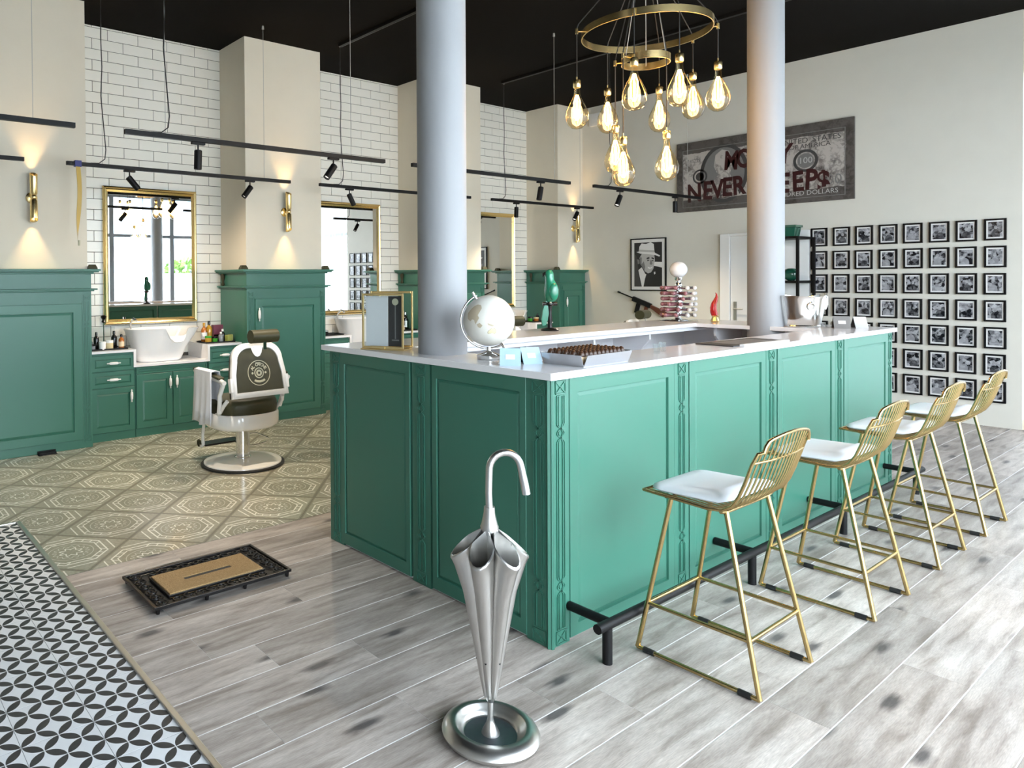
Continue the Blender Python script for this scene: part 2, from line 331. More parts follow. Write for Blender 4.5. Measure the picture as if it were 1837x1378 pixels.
# ------------------------------------------------------------------ mesh builder
class MB:
    def __init__(s, mat=None): s.v = []; s.f = []; s.M = mat
    def add(s, vs, fs):
        o = len(s.v); s.v += [tuple(s.M @ Vector(p)) if s.M else tuple(p) for p in vs]
        s.f += [tuple(i+o for i in f) for f in fs]; return s
    def box(s, x0, x1, y0, y1, z0, z1):
        vs = [(x, y, z) for z in (z0, z1) for y in (y0, y1) for x in (x0, x1)]
        return s.add(vs, [(0, 2, 3, 1), (4, 5, 7, 6), (0, 1, 5, 4), (2, 6, 7, 3), (0, 4, 6, 2), (1, 3, 7, 5)])
    def bar(s, a, b, wx, wz, up=(0, 0, 1)):
        a, b = Vector(a), Vector(b); d = (b-a).normalized(); u = Vector(up)
        if abs(d.dot(u)) > 0.98: u = Vector((1, 0, 0))
        r = d.cross(u).normalized()*wx/2; u = r.cross(d).normalized()*wz/2
        vs = [p+i*r+j*u for p in (a, b) for i, j in ((-1, -1), (1, -1), (1, 1), (-1, 1))]
        return s.add(vs, [(0, 3, 2, 1), (4, 5, 6, 7), (0, 1, 5, 4), (1, 2, 6, 5), (2, 3, 7, 6), (3, 0, 4, 7)])
    def tube(s, pts, r, seg=8, closed=False):
        pts = [Vector(p) for p in pts]; n = len(pts); rs = r if isinstance(r, (list, tuple)) else [r]*n
        vs, fs = [], []; u = None
        for i, p in enumerate(pts):
            if closed: d = pts[(i+1) % n]-pts[i-1]
            else: d = pts[min(i+1, n-1)]-pts[max(i-1, 0)]
            d.normalize()
            if u is None:
                u = d.orthogonal().normalized()
                if abs(d.z) < 0.9: u = (Vector((0, 0, 1))-d*d.z).normalized()
            else: u = (u-d*u.dot(d)); u.normalize()
            w_ = d.cross(u)
            for k in range(seg):
                a = 2*PI*k/seg + PI/seg; vs.append(p+(u*math.cos(a)+w_*math.sin(a))*rs[i])
        for i in range(n if closed else n-1):
            j = (i+1) % n
            for k in range(seg):
                k2 = (k+1) % seg; fs.append((i*seg+k, i*seg+k2, j*seg+k2, j*seg+k))
        if not closed:
            fs.append(tuple(range(seg-1, -1, -1))); fs.append(tuple((n-1)*seg+k for k in range(seg)))
        return s.add(vs, fs)
    def lathe(s, prof, seg=24, c=(0, 0, 0), cap0=True, cap1=True, sx=1.0, sy=1.0):
        vs, fs = [], []; n = len(prof)
        for r, z in prof:
            for k in range(seg):
                a = 2*PI*k/seg; vs.append((c[0]+r*math.cos(a)*sx, c[1]+r*math.sin(a)*sy, c[2]+z))
        for i in range(n-1):
            for k in range(seg):
                k2 = (k+1) % seg; fs.append((i*seg+k, i*seg+k2, (i+1)*seg+k2, (i+1)*seg+k))
        if cap0: fs.append(tuple(range(seg-1, -1, -1)))
        if cap1: fs.append(tuple((n-1)*seg+k for k in range(seg)))
        return s.add(vs, fs)
    def sphere(s, c, r, seg=20, rings=10, sx=1, sy=1, sz=1):
        prof = [(max(1e-4, math.sin(PI*i/rings)), -math.cos(PI*i/rings)) for i in range(rings+1)]
        vs, fs = [], []
        for a, z in prof:
            for k in range(seg):
                t = 2*PI*k/seg; vs.append((c[0]+r*sx*a*math.cos(t), c[1]+r*sy*a*math.sin(t), c[2]+r*sz*z))
        for i in range(rings):
            for k in range(seg):
                k2 = (k+1) % seg; fs.append((i*seg+k, i*seg+k2, (i+1)*seg+k2, (i+1)*seg+k))
        return s.add(vs, fs)
    def prism(s, poly, d0, d1, ax='y'):
        # polygon of (a, b); extruded along axis. ax y: (x,z) plane ; ax x: (y,z) plane ; ax z: (x,y)
        f = {'y': lambda a, b, d: (a, d, b), 'x': lambda a, b, d: (d, a, b), 'z': lambda a, b, d: (a, b, d)}[ax]
        n = len(poly); vs = [f(a, b, d0) for a, b in poly]+[f(a, b, d1) for a, b in poly]
        fs = [tuple(range(n)), tuple(range(2*n-1, n-1, -1))]+[(i, i+n, (i+1) % n+n, (i+1) % n) for i in range(n)]
        return s.add(vs, fs)
    def loft(s, rings, cap=True, closed=True):
        n = len(rings[0]); vs = [p for r in rings for p in r]; fs = []
        for i in range(len(rings)-1):
            for k in range(n if closed else n-1):
                k2 = (k+1) % n; fs.append((i*n+k, i*n+k2, (i+1)*n+k2, (i+1)*n+k))
        if cap:
            fs.append(tuple(range(n-1, -1, -1))); fs.append(tuple((len(rings)-1)*n+k for k in range(n)))
        return s.add(vs, fs)
    def panel(s, x0, x1, z0, z1, y=0.0, t=0.018, st=0.06, rec=0.010, slope=0.018, rt=None, rb=None):
        # framed panel whose front faces -Y : raised frame, sloped moulding, field set back
        rt = st if rt is None else rt; rb = st if rb is None else rb
        def rect(a, b, c, d, yy): return [(a, yy, c), (b, yy, c), (b, yy, d), (a, yy, d)]
        g = 0.005
        rs = [rect(x0, x1, z0, z1, y+t), rect(x0, x1, z0, z1, y+0.002), rect(x0+.002, x1-.002, z0+.002, z1-.002, y),
              rect(x0+st, x1-st, z0+rb, z1-rt, y), rect(x0+st+g*.5, x1-st-g*.5, z0+rb+g*.5, z1-rt-g*.5, y+rec),
              rect(x0+st+g*.5+slope, x1-st-g*.5-slope, z0+rb+g*.5+slope, z1-rt-g*.5-slope, y+rec*.35)]
        return s.loft(rs)
    def build(s, name, mat, parent=None, smooth=None, bevel=0.0, loc=None, recalc=True):
        me = bpy.data.meshes.new(name); me.from_pydata(s.v, [], s.f)
        if recalc or bevel:
            bm = bmesh.new(); bm.from_mesh(me)
            bmesh.ops.recalc_face_normals(bm, faces=bm.faces)
            if bevel:
                ed = [e for e in bm.edges if len(e.link_faces) == 2 and e.calc_face_angle(0) > 0.6]
                bmesh.ops.bevel(bm, geom=ed, offset=bevel, segments=2, profile=0.6, affect='EDGES', clamp_overlap=True)
            bm.to_mesh(me); bm.free()
        if smooth:
            me.polygons.foreach_set('use_smooth', [True]*len(me.polygons)); me.set_sharp_from_angle(angle=R(smooth))
        for mm in (mat if isinstance(mat, (list, tuple)) else [mat]): me.materials.append(M(mm))
        o = bpy.data.objects.new(name, me); COL.objects.link(o)
        if parent: o.parent = parent
        if loc: o.location = loc
        return o
def tag(o, label=None, cat=None, group=None, kind=None):
    if label: o['label'] = label
    if cat: o['category'] = cat
    if group: o['group'] = group
    if kind: o['kind'] = kind
    return o
def thing(name, label, cat, loc=(0, 0, 0), rz=0.0, group=None, kind=None):
    o = bpy.data.objects.new(name, None); o.empty_display_size = 0.1; COL.objects.link(o)
    o.location = loc; o.rotation_euler = (0, 0, rz); return tag(o, label, cat, group, kind)
def dup(o, parent=None, **kw):
    c = o.copy(); COL.objects.link(c); c.parent = parent
    for k in o.children: dup(k, c)
    for k, v in kw.items():
        if k == 'loc': c.location = v
        elif k == 'rz': c.rotation_euler = (0, 0, v)
        elif k == 'label': c['label'] = v
        elif k == 'group': c['group'] = v
    return c
def arc(c, r, a0, a1, n, plane='xz'):
    out = []
    for i in range(n+1):
        a = R(a0+(a1-a0)*i/n); p, q_ = r*math.cos(a), r*math.sin(a)
        out.append({'xz': (c[0]+p, c[1], c[2]+q_), 'xy': (c[0]+p, c[1]+q_, c[2]), 'yz': (c[0], c[1]+p, c[2]+q_)}[plane])
    return out
def rrect(w_, h, r, n=4, cx=0, cy=0):
    out = []
    for sx, sy, a in ((1, 1, 0), (-1, 1, 90), (-1, -1, 180), (1, -1, 270)):
        for i in range(n+1):
            t = R(a+90*i/n); out.append((cx+sx*(w_/2-r)+r*math.cos(t), cy+sy*(h/2-r)+r*math.sin(t)))
    return out
def text_mesh(name, body, size, mat, parent, mtx, depth=0.001, shear=0.0, width=1.0, bold=0.0):
    cu_ = bpy.data.curves.new(name, 'FONT'); cu_.body = body; cu_.size = size; cu_.extrude = depth; cu_.align_x = 'CENTER'; cu_.align_y = 'CENTER'
    cu_.shear = shear; cu_.resolution_u = 3; cu_.space_character = width; cu_.offset = bold
    to = bpy.data.objects.new(name, cu_)
    me = bpy.data.meshes.new_from_object(to); bpy.data.objects.remove(to); bpy.data.curves.remove(cu_)
    me.name = name; me.transform(mtx); me.materials.clear(); me.materials.append(M(mat))
    o = bpy.data.objects.new(name, me); COL.objects.link(o); o.parent = parent; return o
def light(name, typ, loc, power, col, parent=None, rot=None, radius=0.03, **kw):
    l = bpy.data.lights.new(name, typ); l.energy = power; l.color = col; l.shadow_soft_size = radius
    for k, v in kw.items(): setattr(l, k, v)
    o = bpy.data.objects.new(name, l); COL.objects.link(o); o.location = loc
    if rot: o.rotation_euler = rot
    if parent: o.parent = parent
    return o

# ------------------------------------------------------------------ shell
WOOD_Y1, STRIP_X, BW_Y1 = 1.93, -1.372, 2.95
def clip(poly, x0, x1, y0, y1):
    for ax, lim, sg in ((0, x0, 1), (0, x1, -1), (1, y0, 1), (1, y1, -1)):
        out = []
        for i in range(len(poly)):
            a, b = poly[i-1], poly[i]; da, db = sg*(a[ax]-lim), sg*(b[ax]-lim)
            if (da < 0) != (db < 0):
                t = da/(da-db); out.append((a[0]+(b[0]-a[0])*t, a[1]+(b[1]-a[1])*t))
            if db >= 0: out.append(b)
        poly = out
        if len(poly) < 3: return []
    return poly
floor = tag(MB().box(X_BACK, X_WALL+0.3, Y_FRONT, Y_WALL+0.15, -0.14, -0.0008).build('floor', 'paper'), kind='structure')
tag(MB().box(X_BACK, STRIP_X-.02, Y_FRONT, BW_Y1, -0.0008, -0.0004).build('grout_bed', 'bottle_grey', floor))
tag(MB().box(X_BACK, STRIP_X-.02, BW_Y1, Y_WALL, -0.0008, -0.0004).box(STRIP_X-.02, X_WALL, WOOD_Y1, Y_WALL, -0.0008, -0.0004).build('grout_bed', 'grout', floor))
# wooden planks
PW, PL, g = 0.2033, 1.2, 0.0022
full = None
row_off = {-1: 0.50-1.2, 0: -0.284, 1: -0.088, 2: 0.5, 3: 0.325, 4: 0.997-1.2, -4: -0.932, -5: -1.122}
for k in range(-10, 17):
    y0 = -0.056 - PW*k; y1 = y0+PW
    if y0 > WOOD_Y1 or y1 < Y_FRONT: continue
    y1c, y0c = min(y1, WOOD_Y1), max(y0, Y_FRONT)
    off = row_off.get(k-1, rnd.uniform(0, PL))
    x = STRIP_X + ((off-STRIP_X) % PL) - PL
    while x < X_WALL:
        a, b = max(x, STRIP_X), min(x+PL, X_WALL+0.1)
        if b-a > 0.02 and y1c-y0c > 0.02:
            whole = b-a > PL-1e-4 and y1c-y0c > PW-1e-4
            cx_, cy_ = (a+b)/2, (y0c+y1c)/2
            if whole and full: o = full.copy(); COL.objects.link(o); o.location = (cx_, cy_, 0)
            else:
                hx, hy = (b-a)/2-g*.35, (y1c-y0c)/2-g
                o = MB().box(-hx, hx, -hy, hy, -0.003, 0.0).build('plank', 'wood_plank', floor, recalc=False, loc=(cx_, cy_, 0))
                if whole: full = o
            o.parent = floor
        x += PL
# petal tiles by the entrance
TS = 0.2302; ft = None
for i in range(-9, 2):
    for j in range(-18, 12):
        cx_, cy_ = -1.617+TS*(i+.5), 0.635+TS*(j+.5)
        p = clip([(cx_-TS/2+.001, cy_-TS/2+.001), (cx_+TS/2-.001, cy_-TS/2+.001), (cx_+TS/2-.001, cy_+TS/2-.001), (cx_-TS/2+.001, cy_+TS/2-.001)], X_BACK, STRIP_X-.024, Y_FRONT, BW_Y1-.006)
        if not p: continue
        whole = len(p) == 4 and abs((max(q[0] for q in p)-min(q[0] for q in p))*(max(q[1] for q in p)-min(q[1] for q in p)) - (TS-.002)**2) < 1e-6
        if whole and ft: o = ft.copy(); COL.objects.link(o); o.location = (cx_, cy_, 0); o.parent = floor
        else:
            o = MB().prism([(a-cx_, b-cy_) for a, b in p], -0.003, 0.0, 'z').build('petal_tile', 'petal_tile', floor, loc=(cx_, cy_, 0))
            if whole: ft = o
# ornate diagonal tiles
HD = 0.6435/2; ftile = None
for j in range(-2, 11):
    for i in range(-6, 28):
        if (i+j) % 2: continue
        cx_, cy_ = -1.256+HD*i, 2.248+0.3205*j
        dm = HD-.0035
        d4 = [(cx_-dm, cy_), (cx_, cy_-dm), (cx_+dm, cy_), (cx_, cy_+dm)]
        ps = [clip(d4, STRIP_X+.002, X_WALL, WOOD_Y1+.003, 4.98), clip(d4, X_BACK, STRIP_X, BW_Y1+.02, 4.98)]
        ps = [p for p in ps if p]
        if not ps: continue
        area = sum(abs(sum(p[k-1][0]*p[k][1]-p[k][0]*p[k-1][1] for k in range(len(p))))/2 for p in ps)
        if area < 0.002: continue
        whole = abs(area-2*dm*dm) < 1e-6
        if whole and ftile: o = ftile.copy(); COL.objects.link(o); o.location = (cx_, cy_, 0); o.parent = floor
        else:
            mb = MB(); ca = math.cos(R(-45))
            for p in ps:
                q_ = [((a-cx_)*ca+(b-cy_)*ca, -(a-cx_)*ca+(b-cy_)*ca) for a, b in p]; mb.prism(q_, -0.003, 0.0, 'z')
            o = mb.build('ornate_tile', 'ornate_tile', floor, loc=(cx_, cy_, 0)); o.rotation_euler = (0, 0, R(45))
            if whole: ftile = o
tag(MB().box(STRIP_X-.024, STRIP_X, Y_FRONT, BW_Y1, -.004, .008).box(X_BACK, STRIP_X-.024, BW_Y1-.004, BW_Y1+.014, -.004, .004).build('trim_1', 'steel_strip', bevel=.003), kind='structure')

tag(MB().box(X_BACK-.2, X_WALL+.4, Y_FRONT-.2, Y_WALL+.2, Z_CEIL, Z_CEIL+.15).build('ceiling', 'ceiling_black'), kind='structure')
PIL = [(-1.36, -0.42), (1.19, 2.13), (3.74, 4.68), (6.29, X_WALL)]
Y_P = 4.74
wl = MB().box(X_BACK-.2, X_WALL+.15, Y_WALL+.012, Y_WALL+.15, -.1, Z_CEIL)
for i, (a, b) in enumerate(PIL+[(X_BACK, -2.9)]): tag(MB().box(a, b, Y_P, Y_WALL+.012, 0, Z_CEIL).build('wall_left_pier_%d' % (i+1), 'plaster'), kind='structure')
tag(wl.build('wall_left', 'plaster'), kind='structure')
tag(MB().box(X_WALL, X_WALL+.15, Y_END, Y_WALL+.1, -.1, Z_CEIL).build('wall_right', 'plaster_cool_daylight'), kind='structure')
tag(MB().box(X_BACK-.2, X_BACK, Y_FRONT-.2, Y_WALL+.15, -.1, Z_CEIL).build('wall_back', 'unseen_wall_dark'), kind='structure')
tag(MB().box(X_BACK, -3.46, Y_FRONT-.2, Y_FRONT, -.1, Z_CEIL).box(-3.46, -2.14, Y_FRONT-.2, Y_FRONT, 2.45, Z_CEIL).box(-2.14, -1.4, Y_FRONT-.2, Y_FRONT, -.1, Z_CEIL).box(5.6, X_WALL+.4, Y_FRONT-.2, Y_FRONT, -.1, Z_CEIL).box(-1.4, 5.6, Y_FRONT-.2, Y_FRONT, 3.4, Z_CEIL).box(-1.4, 5.6, Y_FRONT-.2, Y_FRONT, -.1, .1).build('wall_front', 'plaster'), kind='structure')  # unseen stretch at the far end made solid to cut daylight on wall_right
tag(MB().box(X_WALL+.02, X_WALL+.3, Y_FRONT, Y_END, 3.4, Z_CEIL).box(X_WALL+.02, X_WALL+.3, Y_FRONT, Y_END, -.1, .1).build('wall_side', 'plaster'), kind='structure')
# windows : frame + pane
for i in range(6):
    if i < 5: x0, x1, zb, zt_, zm = (i-1)*1.40, i*1.40, .1, 3.4, 2.45
    else: x0, x1, zb, zt_, zm = -3.46, -2.14, .0, 2.45, 1.0
    ya, yb_ = Y_FRONT-.12, Y_FRONT-.04
    fr = MB().box(x0, x0+.05, ya, yb_, zb, zt_).box(x1-.05, x1, ya, yb_, zb, zt_).box(x0+.05, x1-.05, ya, yb_, zb, zb+.07).box(x0+.05, x1-.05, ya, yb_, zt_-.07, zt_).box(x0+.05, x1-.05, ya, yb_, zm, zm+.07).build('window_%d' % (i+1) if i < 5 else 'door_2', 'bottle_grey')
    tag(fr, kind='structure')
    for p0, p1 in ((zb+.07, zm), (zm+.07, zt_-.07)): MB().box(x0+.05, x1-.05, Y_FRONT-.083, Y_FRONT-.077, p0, p1).build('pane', 'window_glass', fr)
for i in range(2):
    y0 = Y_FRONT+i*1.585; y1 = y0+1.585; xa, xb = X_WALL+.14, X_WALL+.22
    fr = MB().box(xa, xb, y0, y0+.05, .1, 3.4).box(xa, xb, y1-.05, y1, .1, 3.4).box(xa, xb, y0+.05, y1-.05, .1, .17).box(xa, xb, y0+.05, y1-.05, 3.33, 3.4).box(xa, xb, y0+.05, y1-.05, 2.45, 2.52).build('window_%d' % (i+6), 'bottle_grey')
    tag(fr, kind='structure')
    MB().box(xa+.037, xa+.043, y0+.05, y1-.05, .17, 2.45).build('pane', 'window_glass', fr); MB().box(xa+.037, xa+.043, y0+.05, y1-.05, 2.52, 3.33).build('pane', 'window_glass', fr)
# sheer curtains before the side windows
for k, (ya, yb2, lab) in enumerate(((-1.60, -.24, 'white sheer curtain at the side window, nearer the photo wall'), (-3.18, -1.68, 'white sheer curtain at the side window, nearer the front windows'))):
    t = thing('curtain', lab, 'curtain', (X_WALL+.085, (ya+yb2)/2, 0)); n_ = 60
    pts = [(.018*math.sin(i*1.35)+.006*math.sin(i*.6), (ya-yb2)/2+(yb2-ya)*i/n_) for i in range(n_+1)]
    MB().add([(x, y, z) for z in (.12, 3.36) for x, y in pts], [(i, i+1, n_+2+i, n_+1+i) for i in range(n_)]).build('fabric', 'sheer_fabric', t, smooth=70, recalc=False)
    MB().tube([(0, (ya-yb2)/2, 3.37), (0, (yb2-ya)/2, 3.37)], .012, 8).build('curtain_rod', 'black_metal', t, smooth=40)
# metro-tile bays
BAYS = [(-0.42, 1.19), (2.13, 3.74), (4.68, 6.29)]
TW, TH, G = 0.3085, 0.105, 0.005
tmesh = None
for bi, (a, b) in enumerate(BAYS):
    bay = tag(MB().box(a, b, Y_WALL+.004, Y_WALL+.014, .60, Z_CEIL).build('wall_left_bay_%d' % (bi+1), 'grout'), kind='structure')
    r = 0; z = Z_CEIL-.02-TH*31
    while z < Z_CEIL-.01:
        z1 = min(z+TH, Z_CEIL)
        x = a+0.08 - TW + (TW/2 if r % 2 else 0)
        while x < b:
            p, q_ = max(x+G/2, a), min(x+TW-G/2, b)
            if q_-p > .012:
                wd, ht = q_-p, z1-z-G
                c = ((p+q_)/2, Y_WALL, z+G/2+ht/2)
                wh = abs(wd-(TW-G)) < 1e-5 and abs(ht-(TH-G)) < 1e-5
                if wh and tmesh: o = tmesh.copy(); COL.objects.link(o); o.location = c; o.parent = bay
                else:
                    o = MB().loft([[(sx*(wd/2-e), yy, sz*(ht/2-e)) for sx, sz in ((-1, -1), (1, -1), (1, 1), (-1, 1))] for yy, e in ((.006, 0), (-.001, 0), (-.003, .002))]).build('tile', 'white_tile', bay, recalc=(not wh), loc=c)
                    if wh: tmesh = o
            x += TW
        z += TH; r += 1
# round columns
for nm, cx_, cy_, lab in (('column_1', 0.185, 0.805, 'pale grey round column rising through the bar beside the globe'), ('column_2', 3.40, 0.66, 'pale grey round column rising through the bar beside the silver bucket'), ('column_3', 3.55, -2.62, 'round column by the front windows, seen as a dark bar in the nearest mirror')):
    cm = MB().lathe([(.123, 0), (.123, Z_CEIL)], 48)
    tag(cm.build(nm, 'column_paint', smooth=40, loc=(cx_, cy_, 0)), lab, 'column', kind='structure')
# door in the right wall
dx = X_WALL-.015
dr = tag(MB().box(dx-.01, X_WALL+.02, 1.80, 2.565, 0.01, 1.985).build('door_1', 'white_paint', bevel=.002), kind='structure')
MB().box(dx-.03, X_WALL+.01, 2.57, 2.69, 0, 2.02).box(dx-.03, X_WALL+.01, 1.675, 1.795, 0, 2.02).box(dx-.03, X_WALL+.01, 1.795, 2.57, 1.987, 2.02).build('door_frame', 'white_paint', dr, bevel=.006)
h = MB().box(dx-.018, dx-.009, 2.49, 2.53, .94, 1.17).build('handle_plate', 'aluminium', dr, bevel=.002)
MB().tube([(dx-.015, 2.51, 1.08), (dx-.06, 2.51, 1.08), (dx-.062, 2.40, 1.08)], .009, 8).build('door_handle', 'aluminium', dr, smooth=50)
# outdoors, seen only through the glass
tag(MB().box(-25, 40, -40, Y_FRONT-.2, -.2, -.1).box(X_WALL+.3, 40, Y_FRONT-.2, 25, -.2, -.1).build('ground', 'ground_paving'), kind='structure')
tag(MB().box(-14, 26, -10.2, -10, -.1, 1.7).build('garden_wall', 'white_paint'), 'white rendered garden wall outside the front windows', 'wall')
def shrub(x, y, z, r, lab, seed):
    t = thing('shrub', lab, 'shrub', (x, y, -.1)); rr = random.Random(seed); mb = MB()
    for k in range(420):
        u = Vector((rr.gauss(0, 1), rr.gauss(0, 1), rr.gauss(0, 1))).normalized()*r*rr.uniform(.75, 1.0); u.z = abs(u.z+r*.4)+z-.4
        d = Vector((rr.gauss(0, 1), rr.gauss(0, 1), rr.gauss(0, 1))).normalized()*.16; e = d.orthogonal().normalized()*.08
        mb.add([u-d, u+e, u+d, u-e], [(0, 1, 2, 3)])
    mb.build('foliage', 'shrub_leaf', t, recalc=False); MB().tube([(0, 0, 0), (0, 0, z)], .06, 6).build('trunk', 'gun_wood', t)
shrub(8.6, -12.6, 1.5, .95, 'yellow-green garden shrub seen in the nearest mirror, behind the garden wall', 3)
hs = thing('house', 'pale blue-grey house across the street, seen in the mirror', 'house', (8.2, -22, -.1))
MB().box(-4, 4, -3, 3, 0, 5.2).build('wall', 'house_wall', hs)
MB().prism([(-4.4, 5.2), (4.4, 5.2), (0, 7.4)], -3.3, 3.3, 'y').build('roof', 'house_trim', hs)
for x in (-2.2, 0, 2.2):
    f_ = MB().box(x-.6, x+.6, 3.0, 3.06, 1.4, 3.2).build('window', 'house_trim', hs); MB().box(x-.5, x+.5, 3.06, 3.08, 1.5, 3.1).build('window_pane', 'bottle_grey', f_)

# ------------------------------------------------------------------ joinery helpers
def carve(mb, xc, z0, z1, w_, y):
    """interlaced strapwork ridges standing proud of a strip facing -Y"""
    t, a = 0.0045, w_*0.30
    def ln(p, q_): mb.bar((p[0], y, p[1]), (q_[0], y, q_[1]), t, t, up=(0, 1, 0))
    def pl(ps):
        for i in range(len(ps)-1): ln(ps[i], ps[i+1])
    hw = w_*0.42; sq = min(0.05, w_*0.9)
    for zb in (z0+.004, z1-.004-sq):
        pl([(xc-hw, zb), (xc+hw, zb), (xc+hw, zb+sq), (xc-hw, zb+sq), (xc-hw, zb)])
        ln((xc-hw, zb), (xc+hw, zb+sq)); ln((xc-hw, zb+sq), (xc+hw, zb))
    h = z1-z0; ta, tb = z0+sq+.012, z1-sq-.012
    t1, t2 = z0+h*.22, z0+h*.80; d = .038
    for sg in (1, -1):
        for off in (0, .010):
            aa = a+.002-off if off == 0 else a-off
            ps = [(xc+sg*aa, tb), (xc+sg*aa, t2+d*1.3)]
            ps += [(xc+sg*aa*math.cos(2*PI*i/8), t2+d-2*d*i/8) for i in range(9)]
            ps += [(xc+sg*aa, t2-d*1.3), (xc+sg*aa, t1+d*1.3)]
            ps += [(xc+sg*aa*math.cos(2*PI*i/8), t1+d-2*d*i/8) for i in range(9)]
            ps += [(xc+sg*aa, t1-d*1.3), (xc+sg*aa, ta)]
            pl(ps)
    ln((xc-a, ta), (xc+a, ta)); ln((xc-a, tb), (xc+a, tb))
def porcelain_handle(parent, c, vert=True, L=.12):
    prof = [(.004, -L/2), (.007, -L/2+.008), (.005, -L/2+.02), (.010, -L/2+.026), (.013, -L/4), (.0145, 0), (.013, L/4), (.010, L/2-.026), (.005, L/2-.02), (.007, L/2-.008), (.004, L/2)]
    mt = Matrix.Translation((c[0], c[1]-.024, c[2]))
    if not vert: mt = mt @ Matrix.Rotation(R(90), 4, 'Y')
    o = MB(mt).lathe(prof, 10).build('handle', 'porcelain', parent, smooth=60)
    for s in (-1, 1):
        p = Vector((0, 0, s*(L/2-.014))) if vert else Vector((s*(L/2-.014), 0, 0))
        q_ = Vector(c)+p; MB().tube([q_+Vector((0, -.024, 0)), q_+Vector((0, .002, 0))], .0045, 8).build('handle_post', 'chrome', o, smooth=50)
    return o

# tall green cabinets round the pilasters
def tall_cabinet(a, b, label, right_free=True, left_free=True):
    a -= .02; b += .02 if right_free else -.004
    t = thing('tall_cabinet', label, 'cabinet', ((a+b)/2, 4.70, 0), group='tall green cabinets around the wall piers')
    W = b-a; x0, x1 = -W/2, W/2; yb = 5.30-4.70
    def u(o, z0, z1, yf=0.0):
        mb = MB().box(x0-(o if left_free else 0), x1+(o if right_free else 0), yf-o, .036, z0, z1)
        mb.box(x0-(o if left_free else 0), x0+.018, .036, yb, z0, z1)
        if right_free: mb.box(x1-.018, x1+o, .036, yb, z0, z1)
        return mb
    u(0, 0, 1.40).build('body', 'green', t, bevel=.003)
    u(0, 1.425, 1.555).build('frieze', 'green', t, bevel=.002)
    mb = u(.022, 1.40, 1.412); mb2 = u(.045, 1.412, 1.425); mb.v += []; o = len(mb.v); mb.v += mb2.v; mb.f += [tuple(i+o for i in f) for f in mb2.f]
    mb.build('ledge', 'green', t, bevel=.003)
    mb = u(.02, 1.555, 1.568); mb2 = u(.055, 1.568, 1.580); mb3 = u(.068, 1.580, 1.598)
    for q_ in (mb2, mb3):
        o = len(mb.v); mb.v += q_.v; mb.f += [tuple(i+o for i in f) for f in q_.f]
    mb.build('cornice', 'green', t, bevel=.003)
    dx0, dx1 = x0+.092, x1-.088
    d = MB().panel(dx0, dx1, .08, 1.29, y=-.016, t=.016, st=.075, rec=.010, slope=.02).build('door', 'green', t)
    if left_free: porcelain_handle(d, (dx0+.035, -.016, 1.13), True, .14)
    for xc in (x0+.045, x1-.042):
        mb = MB(); carve(mb, xc, .05, 1.37, .065, -.002); mb.build('carved_strip', 'green', t, recalc=False)
    for xb in (dx0-.006, dx1+.006): MB().bar((xb, -.001, .06), (xb, -.001, 1.31), .004, .004).build('bead', 'green', t, recalc=False)
    for xc, fr in ((x0-.02, left_free), (x1+.02, right_free)):
        if not fr: continue
        MB().loft([[(xc+sx*w_, .03+sy*w_*.7, z) for sx, sy in ((-1, -1), (1, -1), (1, 1), (-1, 1))] for z, w_ in ((1.598, .042), (1.612, .04), (1.64, .026))]).build('corner_block', 'vinyl', t, bevel=.003)
        MB().lathe([(.012, 1.425), (.02, 1.44), (.012, 1.47), (.022, 1.51), (.026, 1.53), (.014, 1.555)], 10, (xc, .50, 0)).build('bracket', 'vinyl', t, smooth=50)
    return t
tall_cabinet(*PIL[0], 'tall green cabinet at the left edge of the photo, left of the nearest mirror')
tall_cabinet(*PIL[1], 'tall green cabinet behind the barber chair, between the nearest and the middle mirror')
tall_cabinet(*PIL[2], 'tall green cabinet half hidden behind the round column with the globe')
tall_cabinet(*PIL[3], 'tall green cabinet in the far corner, behind the green parrot', right_free=False)
g_ = thing('air_vent', 'small black vent grille lying at the foot of the leftmost green cabinet', 'vent', (-.80, 4.655, 0))
MB().box(-.075, .075, -.03, .03, 0, .004).box(-.075, .075, .026, .032, .004, .03).build('frame', 'black_metal', g_)
for k in range(5): MB().box(-.068, .068, -.022+k*.009, -.018+k*.009, .004, .022).build('slat', 'black_metal', g_)

